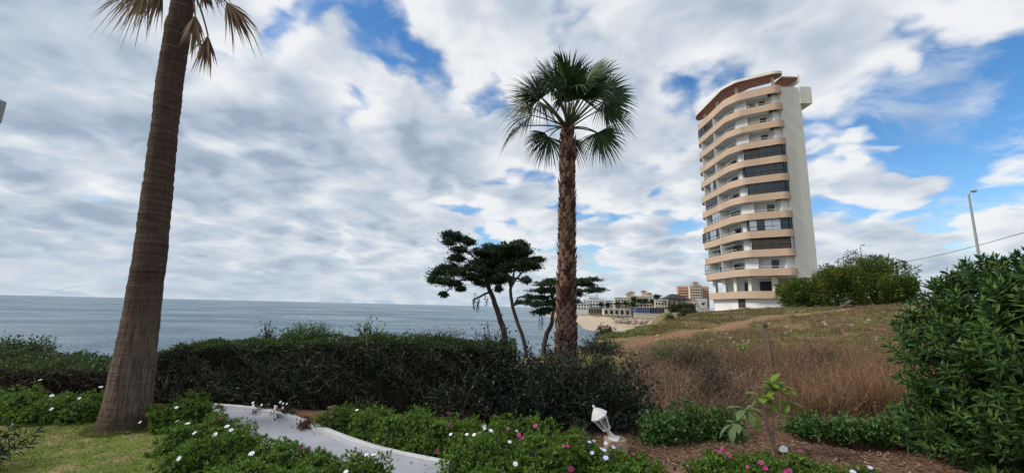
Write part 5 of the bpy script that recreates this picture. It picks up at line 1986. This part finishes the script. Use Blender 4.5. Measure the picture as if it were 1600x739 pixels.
G1, G2, G3, G4 = 'daisy bushes behind the lawn', 'daisy bushes between lawn and path', 'daisy bushes along the far side of the path', 'daisy bushes before the soil bed'
B = [
    (-22, 655, .42, .34, [('w', 2)], 'daisy bush behind the lawn, cut by the left picture edge', G1),
    (28, 654, .40, .36, [('w', 3)], 'daisy bush behind the lawn, second from the left edge', G1),
    (78, 655, .38, .35, [('w', 4)], 'daisy bush behind the lawn, third from the left edge', G1),
    (128, 654, .38, .36, [('w', 5)], 'daisy bush behind the lawn, touching the tall palm on its left', G1),
    (232, 664, .24, .22, [], 'small daisy bush hugging the right foot of the tall palm', G2),
    (286, 668, .42, .36, [('w', 5)], 'full daisy bush right of the tall palm at the bend of the path', G2),
    (338, 698, .36, .30, [('w', 4), ('d', 4)], 'daisy bush with wine-red flowers at its path side, below the bend', G2),
    (286, 704, .30, .24, [('w', 3)], 'daisy bush at the lawn edge, right of the grass and below the palm', G2),
    (300, 735, .34, .28, [('w', 2)], 'daisy bush at the lawn corner on the bottom edge of the picture', G2),
    (372, 726, .36, .30, [('w', 5)], 'white-flowered daisy bush in the middle between lawn and path', G2),
    (440, 738, .36, .27, [('w', 2), ('d', 5)], 'daisy bush with a row of wine-red flowers at the path edge', G2),
    (492, 750, .30, .25, [], 'plain green daisy bush standing in the curve of the path', G2),
    (566, 762, .32, .27, [('w', 5)], 'daisy bush with large white flowers at the bottom edge, near the path', G2),
    (390, 775, .40, .26, [('w', 2)], 'daisy bush on the bottom edge, right of the lawn corner', G2),
    (480, 785, .40, .24, [('w', 2)], 'daisy bush on the bottom edge below the plain green one', G2),
    (532, 671, .30, .24, [('w', 2), ('d', 2)], 'daisy bush at the start of the bed, against the white kerb', G3),
    (588, 686, .33, .27, [('w', 8)], 'daisy bush with a diagonal row of white flowers by the kerb', G3),
    (640, 696, .38, .30, [('d', 1)], 'green daisy bush, third along the kerb bed', G3),
    (690, 704, .38, .29, [('d', 2)], 'green daisy bush, fourth along the kerb bed, before the hedge hollow', G3),
    (735, 708, .40, .28, [('d', 2), ('w', 2)], 'green daisy bush, fifth along the kerb bed', G3),
    (742, 740, .34, .24, [('w', 3)], 'daisy bush right beside the lower stretch of the path', G3),
    (785, 706, .36, .26, [('w', 9)], 'daisy bush covered in white flowers before the dark shrubs', G3),
    (775, 745, .40, .27, [('w', 6)], 'daisy bush with scattered white flowers on the bottom edge', G3),
    (835, 712, .38, .27, [('p', 5)], 'daisy bush with pink flowers left of the leaning lantern', G3),
    (845, 750, .40, .27, [('p', 6), ('w', 1)], 'daisy bush with magenta flowers on the bottom edge', G3),
    (898, 732, .36, .25, [('b', 7), ('p', 1)], 'daisy bush with pale blue flowers below the lantern', G3),
    (950, 748, .34, .20, [('b', 8), ('p', 2)], 'daisy bush with bluish white flowers in front of the stone block', G3),
    (1000, 758, .30, .20, [], 'last low green daisy bush of the bed, next to bare soil', G3),
    (1120, 748, .28, .20, [('p', 9)], 'daisy bush with magenta flowers left of the young tree foot', G4),
    (1185, 755, .30, .20, [('p', 8)], 'daisy bush with magenta flowers right in front of the young tree', G4),
    (1262, 760, .30, .19, [('p', 6), ('w', 2)], 'daisy bush with a few magenta flowers below the white scrap', G4),
    (1345, 768, .26, .18, [('b', 4)], 'low daisy bush with pale flowers at the right bottom edge', G4),
]
for b in B:
    px, py, r, h, fl, lab, grp = b
    if grp == G3:
        py += 1
    k_ = {G1: 1.08, G2: 1.2, G3: 1.45, G4: 1.3}[grp]
    fl = [(a_, max(1, int(round(n_ * (.6 if a_ == 'w' else .9))))) for a_, n_ in fl]
    daisy_bush(px, py, r * (1.1 if grp != G2 else 1.0), h * k_, fl, lab, grp)


def small_plant(px, py, r, h, leaf, mat, n, label, fl=(), name='flower_plant', group=None):
    c = gr(px, py)
    T = branch_shrub(name, label, (c[0], c[1], 0), (r, r, h), n, leaf, mat, 16, cat='plant', stem_r=.004, spread=.03, group=group)
    for kind, cnt in fl:
        for q in range(cnt):
            p = np.array([c[0] + rng.normal() * r * .6, c[1] - rng.random() * r * .5, h * rng.uniform(.5, 1.0)])
            fr = frame(norm((rng.normal() * .3, -.7, .6)), (0, 1, .3))
            inst('flower', FL[kind], T, p, [[fr[r_][1], fr[r_][2], fr[r_][0]] for r_ in range(3)], rng.uniform(.5, .75))


M['redleaf'] = leafm('red_leaf', [(0.10, 0.03, 0.025), (0.16, 0.05, 0.035), (0.06, 0.045, 0.02)], 0.6, 0.25, 0.2)
small_plant(445, 655, .20, .24, (.04, .018), M['darkshrub'], 26, 'dark plant with white flowers at the hedge foot behind the kerb', [('w', 7)])
small_plant(405, 648, .14, .18, (.04, .018), M['darkshrub'], 16, 'small dark plant with white flowers at the hedge foot, left one', [('w', 4)])
small_plant(478, 672, .14, .17, (.035, .016), M['redleaf'], 34, 'reddish low plant squeezed between the kerb and the first daisy bush')
small_plant(560, 658, .34, .26, (.05, .012), M['midshrub'], 40, 'fine-leaved green plant before the hedge hollow')
small_plant(905, 686, .16, .34, (.035, .016), M['greyshrub'], 18, 'spindly pale plant left of the leaning lantern')


# ------------------------------------------------------------------ lantern on a stone block
M['lantern'] = surf('white_lantern_paint', (0.72, 0.71, 0.67), (0.58, 0.57, 0.53), 25, 0.5, 0.001, 80)


def pane_mat():
    m, t = mat_base('lantern_glass')
    g = t.n('BsdfGlass')
    g.inputs['Roughness'].default_value = 0.15
    g.inputs['IOR'].default_value = 1.1
    tr = t.n('BsdfTransparent')
    tr.inputs[0].default_value = (.8, .82, .82, 1)
    mx = t.n('MixShader')
    mx.inputs[0].default_value = .35
    t.link(tr.outputs[0], mx.inputs[1])
    t.link(g.outputs[0], mx.inputs[2])
    out = t.n('OutputMaterial')
    t.link(mx.outputs[0], out.inputs[0])
    return m


M['lanternglass'] = pane_mat()


def lantern():
    Yb = gr(965, 706)[1]
    c = at(962, 700, Yb)
    zb = 0.0
    # stone block with chipped, uneven edges
    S = empty('stone_block', (c[0], Yb, 0), 'chipped tan stone block under the leaning white lantern', 'stone block')
    w, d_, h = .24, .22, .145
    V, seg = [], 6
    for z in np.linspace(0, h, 4):
        for q in range(4 * seg):
            u_ = q / seg
            e_, f_ = int(u_), u_ - int(u_)
            cs = [(-1, -1), (1, -1), (1, 1), (-1, 1)]
            a, b = cs[e_], cs[(e_ + 1) % 4]
            x, y = a[0] + (b[0] - a[0]) * f_, a[1] + (b[1] - a[1]) * f_
            rr = 1 - .06 * (abs(x) * abs(y)) ** 6 * (1 + z / h) + rng.normal() * .012 - .05 * (z / h) ** 4
            V.append((c[0] + x * w / 2 * rr, Yb + y * d_ / 2 * rr, z + rng.normal() * .003))
    m4 = 4 * seg
    Fq = [[i * m4 + j, i * m4 + (j + 1) % m4, (i + 1) * m4 + (j + 1) % m4, (i + 1) * m4 + j] for i in range(3) for j in range(m4)]
    mb = MB().add(V, Fq)
    # hollowed top
    top = [V[3 * m4 + j] for j in range(m4)]
    inn = [((p[0] - c[0]) * .55 + c[0], (p[1] - Yb) * .55 + Yb, h + .004) for p in top]
    low = [((p[0] - c[0]) * .5 + c[0], (p[1] - Yb) * .5 + Yb, h - .05) for p in top]
    b0 = mb.n
    mb.add(top + inn + low, [[j, (j + 1) % m4, m4 + (j + 1) % m4, m4 + j] for j in range(m4)] + [[m4 + j, m4 + (j + 1) % m4, 2 * m4 + (j + 1) % m4, 2 * m4 + j] for j in range(m4)])
    mb.Fs.append(np.array([[b0 + 2 * m4 + j for j in range(m4)]]))
    mb.build('block', M['stone'], S)
    foot = at(959, 692, Yb - .02)
    foot[2] = max(foot[2], h - .02)
    tip = at(926, 632, Yb - .03)
    ax = norm(tip - foot)
    Ln = np.linalg.norm(tip - foot)
    T = empty('garden_lantern', foot, 'white six-sided garden lantern leaning left on the stone block', 'lantern')
    P = lambda s: foot + ax * Ln * s
    MB().lathe(foot, [(.001, -.005), (.082, -.005), (.085, .01), (.066, .022), (.045, .045), (.03, .08), (.024, .11), (.026, .13), (.045, .14), (.05, .148), (.045, .154), (.001, .154)], 14, ax).build('base', M['lantern'], T, smooth=True)
    z0, z1 = .157, Ln * .66
    s = norm(np.cross((0, 1, 0), ax))
    t = np.cross(ax, s)
    r0, r1 = .044, .082
    hexp = lambda r, z, q: foot + ax * z + (s * math.cos(q * PI / 3 + .25) + t * math.sin(q * PI / 3 + .25)) * r
    for q in range(6):
        MB().bar(hexp(r0, z0, q), hexp(r1, z1, q), .014).build('bar', M['lantern'], T)
        MB().add([hexp(r0 * .94, z0, q), hexp(r0 * .94, z0, q + 1), hexp(r1 * .94, z1, q + 1), hexp(r1 * .94, z1, q)], [[0, 1, 2, 3]]).build('pane', M['lanternglass'], T)
    for r, z, nm in ((r0, z0, 'lower_ring'), (r1, z1, 'upper_ring')):
        mb = MB()
        for q in range(6):
            mb.bar(hexp(r, z, q), hexp(r, z, q + 1), .018)
        mb.build(nm, M['lantern'], T)
    roof = MB().lathe(foot + ax * z1, [(.08, .0), (.102, .003), (.104, .014), (.07, .06), (.036, .095), (.018, .112), (.013, .122), (.017, .130), (.010, .142), (.004, max(.15, Ln - z1))], 6, ax).build('roof', M['lantern'], T)
    MB().lathe(foot + ax * (z1 - .06), [(.001, 0), (.022, .005), (.03, .03), (.022, .055), (.001, .06)], 10, ax).build('bulb', M['paleglass'], T, smooth=True)


lantern()


# ------------------------------------------------------------------ young tree with large leaves
M['bigleaf'] = leafm('large_leaf', [(0.11, 0.19, 0.025), (0.15, 0.25, 0.03), (0.20, 0.29, 0.04)], 0.45, 0.35, 0.35)
M['bigleaf_grey'] = leafm('large_grey_leaf', [(0.08, 0.13, 0.05), (0.11, 0.165, 0.065), (0.14, 0.19, 0.085)], 0.6, 0.25, 0.25)
M['palebark'] = surf('pale_bark', (0.30, 0.22, 0.15), (0.20, 0.145, 0.10), 18, 0.9, 0.004, 60)


def big_leaf_mesh(mat, L=.2, W=.085, droop=.35):
    mb = MB()
    ks = [0, .12, .3, .5, .7, .86, 1.0]
    ws = [.05, .30, .72, .98, 1.0, .62, .03]
    V = []
    for t, w in zip(ks, ws):
        x, z = L * t * (1 - .12 * t), -L * droop * t * t
        V += [(x, -W / 2 * w, z + .12 * W * w), (x, 0, z), (x, W / 2 * w, z + .12 * W * w)]
    Fq = []
    for i in range(6):
        a = i * 3
        Fq += [[a, a + 1, a + 4, a + 3], [a + 1, a + 2, a + 5, a + 4]]
    o = mb.add(np.array(V) * 1.05, Fq).build('leaf', mat, smooth=True)
    me = o.data
    bpy.data.objects.remove(o)
    return me


LG, LY = big_leaf_mesh(M['bigleaf']), big_leaf_mesh(M['bigleaf_grey'], .21, .08, .5)


def rosette(T, c, n, me, el0, el1, sc=1.0, az0=0.0):
    for i in range(n):
        az = az0 + i * 2.4
        el = el0 + (el1 - el0) * i / max(1, n - 1) + rng.normal() * .12
        d = (math.cos(az) * math.cos(el), math.sin(az) * math.cos(el), math.sin(el))
        inst('leaf', me, T, c, frame(d), sc * rng.uniform(.8, 1.12))


def young_tree():
    g = gx(1210, 712)
    Y = g[1]
    T = empty('young_tree', g, 'young tree with two pale stems and large drooping leaves in the soil bed', 'tree')
    k = lambda x, y, d=0: at(x, y, Y + d)
    limb(MB(), [g - [0, 0, .05], k(1207, 690), k(1199, 660), k(1190, 632)], .022, .013, 8).build('trunk', M['palebark'], T, smooth=True)
    limb(MB(), [k(1208, 692), k(1209, 665), k(1206, 640), k(1205, 602)], .016, .010, 7).build('stem', M['palebark'], T, smooth=True)
    limb(MB(), [k(1196, 650), k(1180, 642), k(1166, 648, -.1)], .011, .007, 6).build('branch', M['palebark'], T)
    limb(MB(), [k(1199, 664), k(1170, 668, -.1), k(1148, 665, -.2)], .010, .006, 6).build('branch', M['palebark'], T)
    limb(MB(), [k(1207, 650), k(1222, 640), k(1234, 630)], .009, .006, 6).build('branch', M['palebark'], T)
    rosette(T, k(1190, 622), 11, LG, .7, -.25, 1.0)
    rosette(T, k(1210, 610), 12, LG, .9, -.2, .95, 1.0)
    rosette(T, k(1232, 628), 7, LG, .2, -.7, .85, .5)
    rosette(T, k(1166, 640, -.1), 9, LY, .6, -.5, .9, .4)
    rosette(T, k(1148, 662, -.2), 12, LY, .3, -1.25, 1.0, 2.0)
    rosette(T, k(1178, 648, .1), 6, LG, .3, -.8, .9, 1.0)
    rosette(T, k(1206, 600), 9, LG, 1.1, .1, .8, .3)
    rosette(T, k(1222, 606), 8, LG, .8, -.2, .8, .9)
    c = at(1160, 541, 7.4)
    zb = hz(c[0], 7.4)
    T = empty('leafy_sprout', (c[0], 7.4, zb), 'tall thin sprout with one bright green leaf tuft before the dry slope', 'plant')
    limb(MB(), [(c[0] + .06, 7.4, zb - .02), (c[0] + .07, 7.4, zb + .5), c], .011, .006, 6).build('stem', M['twig'], T)
    rosette(T, c, 12, LG, .8, -.5, .62)


young_tree()


def bed_bits():
    # mulch and dry leaves on the bare soil
    mb = MB()
    n = 9000
    x, y = rng.uniform(1.0, 6.2, n), 4.1 + 2.3 * rng.random(n)
    P = np.stack([x, y, H(x, y) + .006], 1)
    D = rand_dirs(n)
    D[:, 2] *= .25
    leaves(mb, P, D, rng.uniform(.015, .075, n), rng.uniform(.008, .03, n), up=(0, 0, 1))
    stuff(mb, 'mulch', leafm('mulch', [(0.07, 0.042, 0.03), (0.13, 0.08, 0.055), (0.21, 0.135, 0.095), (0.30, 0.21, 0.15)], .95, 0, .1), 'brown bark mulch and dry leaves scattered on the soil bed', 'mulch')
    mb = MB()
    n = 150
    i = rng.integers(4, len(fe) - 4, n)
    q = rng.random(n)[:, None] ** 1.5
    P = np.c_[fe[i] + (ne[i] - fe[i]) * q, np.full(n, .041)]
    D = rand_dirs(n)
    D[:, 2] *= .15
    leaves(mb, P, D, rng.uniform(.012, .045, n), rng.uniform(.005, .018, n), up=(0, 0, 1))
    stuff(mb, 'fallen_leaves', bpy.data.materials['mulch'], 'brown fallen leaves scattered on the white path', 'leaves')
    mb = MB()
    n = 320
    a, rr = rng.uniform(0, 2 * PI, n), .3 + np.abs(rng.normal(size=n)) * .35
    P = np.stack([-4.8 + rr * np.cos(a), 5.45 + rr * np.sin(a) * .8, rng.uniform(.01, .035, n)], 1)
    D = rand_dirs(n)
    D[:, 2] *= .3
    leaves(mb, P, D, rng.uniform(.03, .10, n), rng.uniform(.005, .014, n), up=(0, 0, 1))
    stuff(mb, 'palm_litter', M['deadfrond'], 'dry frond scraps lying in the grass round the tall palm', 'litter')
    g = gx(1222, 708)
    o = MB()
    V = [(0, 0, 0), (.11, .02, .005), (.15, .07, .05), (.10, .12, .075), (.03, .10, .05), (-.02, .05, .02)]
    Vb = [(a, b + .002, c - .006) for a, b, c in V]
    o.add(V + Vb, [[i, (i + 1) % 6, 6 + (i + 1) % 6, 6 + i] for i in range(6)])
    o.Fs.append(np.array([[0, 1, 2, 3, 4, 5]]))
    o.Fs.append(np.array([[11, 10, 9, 8, 7, 6]]))
    o.V = [v * .7 + g + [-.02, -.03, .02] for v in o.V]
    tag(o.build('paper_scrap', M['white'], origin=tuple(g)), 'crumpled white scrap lying on the soil right of the young tree', 'litter')


bed_bits()


# ------------------------------------------------------------------ oleander at the right, dark plant at the left
M['oleander'] = leafm('oleander_leaf', [(0.018, 0.048, 0.012), (0.030, 0.072, 0.017), (0.050, 0.105, 0.022), (0.085, 0.15, 0.03)], 0.5, 0.22, 0.22)


def sprig_mesh(mat, n=17, L=.115, W=.029, stem=.16):
    """stem end with narrow leaves in whorls, local X along the stem"""
    mb = MB()
    i = np.arange(n)
    t = i / (n - 1)
    az = i * 2.2 + rng.normal(size=n) * .3
    el = np.interp(t, [0, .6, 1], [.15, .45, 1.1]) + rng.normal(size=n) * .15
    P = np.c_[stem * t, np.zeros(n), np.zeros(n)]
    D = np.c_[np.sin(el), np.cos(el) * np.cos(az), np.cos(el) * np.sin(az)]
    leaves(mb, P, D, L * np.interp(t, [0, .5, 1], [1, 1, .7]) * rng.uniform(.8, 1.15, n), W * rng.uniform(.8, 1.2, n), up=np.tile((1.0, 0, 0), (n, 1)), fold=.12, bend=.08)
    mb.tube([(-.08, 0, 0), (stem, 0, 0)], [.004, .002], 4, cap=False)
    o = mb.build('sprig', mat)
    me = o.data
    bpy.data.objects.remove(o)
    return me


def oleander():
    c = np.array([5.95, 4.6, 0])
    T = empty('oleander_bush', c, 'large dark green oleander bush filling the right edge', 'bush')
    tr = MB()
    meshes = [sprig_mesh(M['oleander']) for _ in range(4)]
    base = []
    for me in meshes:
        co = np.zeros(len(me.vertices) * 3)
        me.vertices.foreach_get('co', co)
        base.append((co.reshape(-1, 3), [np.array([list(p.vertices) for p in me.polygons if len(p.vertices) == k]) for k in (3, 4)]))
    # crown outline: centre line leaning right, lumpy
    nl = 26
    ld = rand_dirs(nl)
    amp = rng.uniform(.1, .3, nl)
    N = 2300
    d = rand_dirs(N * 2)
    d = d[d[:, 2] > -.9][:N]
    f = .78 + (amp * np.exp(-((d[:, None] - ld[None]) ** 2).sum(-1) / .08)).max(1)
    cc = np.array([6.06, 4.6, 1.08])
    r = np.array([1.8, 1.2, 1.46])
    dep = 1 - .55 * rng.random(N) ** 1.8
    ds = np.sign(d) * np.abs(d) ** .75
    P = cc + ds * r * (f * dep)[:, None] * .88
    P[:, 2] += .24 * np.clip(P[:, 0] - 5.2, -.6, 1.6)
    low = np.c_[rng.uniform(-1, 1, 420), rng.uniform(-1, 1, 420), rng.uniform(.03, .55, 420)]
    low = low[(low[:, 0] ** 2 + low[:, 1] ** 2 < 1) & (low[:, 0] ** 2 + low[:, 1] ** 2 > .35)]
    P = np.concatenate([P, low * [1.62, 1.05, 1] + [cc[0], cc[1], 0]])
    P = P[P[:, 2] > .04]
    d = norm(P - cc)
    D = norm(d * .8 + [0, 0, .55] + rand_dirs(len(P)) * .45)
    # nearest-looking sprigs are pieces of their own, the rest one mass
    dist = np.linalg.norm(P - EYE, axis=1) - .6 * ((P - cc) @ norm(EYE - cc))
    order = np.argsort(dist)
    lf = MB()
    for q, i in enumerate(order):
        fr = frame(D[i])
        k = q % 4
        sc = rng.uniform(.8, 1.2)
        if q < 220:
            inst('sprig', meshes[k], T, P[i], fr, sc)
        else:
            co, fs = base[k]
            A = np.array(fr)
            b0 = lf.n
            lf.V.append(P[i] + (co * sc) @ A.T)
            lf.n += len(co)
            for F_ in fs:
                if len(F_):
                    lf.Fs.append(F_ + b0)
    o = lf.build('foliage', M['oleander'], T)
    o['kind'] = 'stuff'
    for q in range(36):
        i = rng.integers(0, len(P))
        root = c + [rng.normal() * .25, rng.normal() * .2, -.05]
        limb(tr, [root, root + (P[i] - root) * .5 + [0, 0, .25], P[i]], .022, .006, 5, .01)
    tr.build('stems', M['twig'], T)


oleander()


def left_plant():
    c = gr(-48, 735)
    T = empty('dark_leafy_plant', (c[0], c[1], 0), 'dark plant with long narrow leaves at the bottom left edge', 'plant')
    me = sprig_mesh(M['darkshrub'], 17, .13, .024, .2)
    for i in range(26):
        d = rand_dirs(1)[0] * .8 + np.array([.45, -.1, .5])
        p = np.array([c[0], c[1], .16]) + rand_dirs(1)[0] * [.22, .2, .16]
        inst('sprig', me, T, p, frame(d), rng.uniform(.8, 1.1))
    mb = MB()
    for i in range(10):
        e_ = np.array([c[0], c[1], .2]) + rand_dirs(1)[0] * .2
        mb.tube([(c[0], c[1], -.02), e_], [.008, .004], 5)
    mb.build('stems', M['twig'], T)


left_plant()


def edge_lamp():
    """grey floodlight that just enters the picture at its left edge, on a pole outside it"""
    Y = 6.0
    p0, p1 = at(4, 156, Y), at(1, 192, Y)
    T0 = np.array([p0[0] - .45, Y, 0])
    T = empty('garden_floodlight', T0, 'grey floodlight cut off by the left edge of the picture', 'floodlight')
    h = p0[2] - p1[2]
    mb = MB()
    cx, cz = p0[0] - .2, (p0[2] + p1[2]) / 2
    pts = fillet([(cx, cz - h / 2), (cx + .19, cz - h / 2), (cx + .2, cz + h / 2), (cx - .2, cz + h / 2), (cx - .2, cz - h / 2), (cx, cz - h / 2)], [0, .04, .04, .04, .04, 0], 4)[:-1]
    n = len(pts)
    V = [(x, Y - .06, z) for x, z in pts] + [(x, Y + .06, z) for x, z in pts]
    mb.add(V, [[i, (i + 1) % n, n + (i + 1) % n, n + i] for i in range(n)])
    mb.Fs.append(np.array([list(range(n))]))
    mb.Fs.append(np.array([list(range(2 * n - 1, n - 1, -1))]))
    mb.build('housing', M['greymetal'], T)
    MB().tube([(cx - .24, Y, -.05), (cx - .24, Y, cz)], .035, 8).build('pole', M['greymetal'], T)
    MB().bar((cx - .24, Y, cz), (cx - .05, Y, cz), .04).build('bracket', M['greymetal'], T)


edge_lamp()
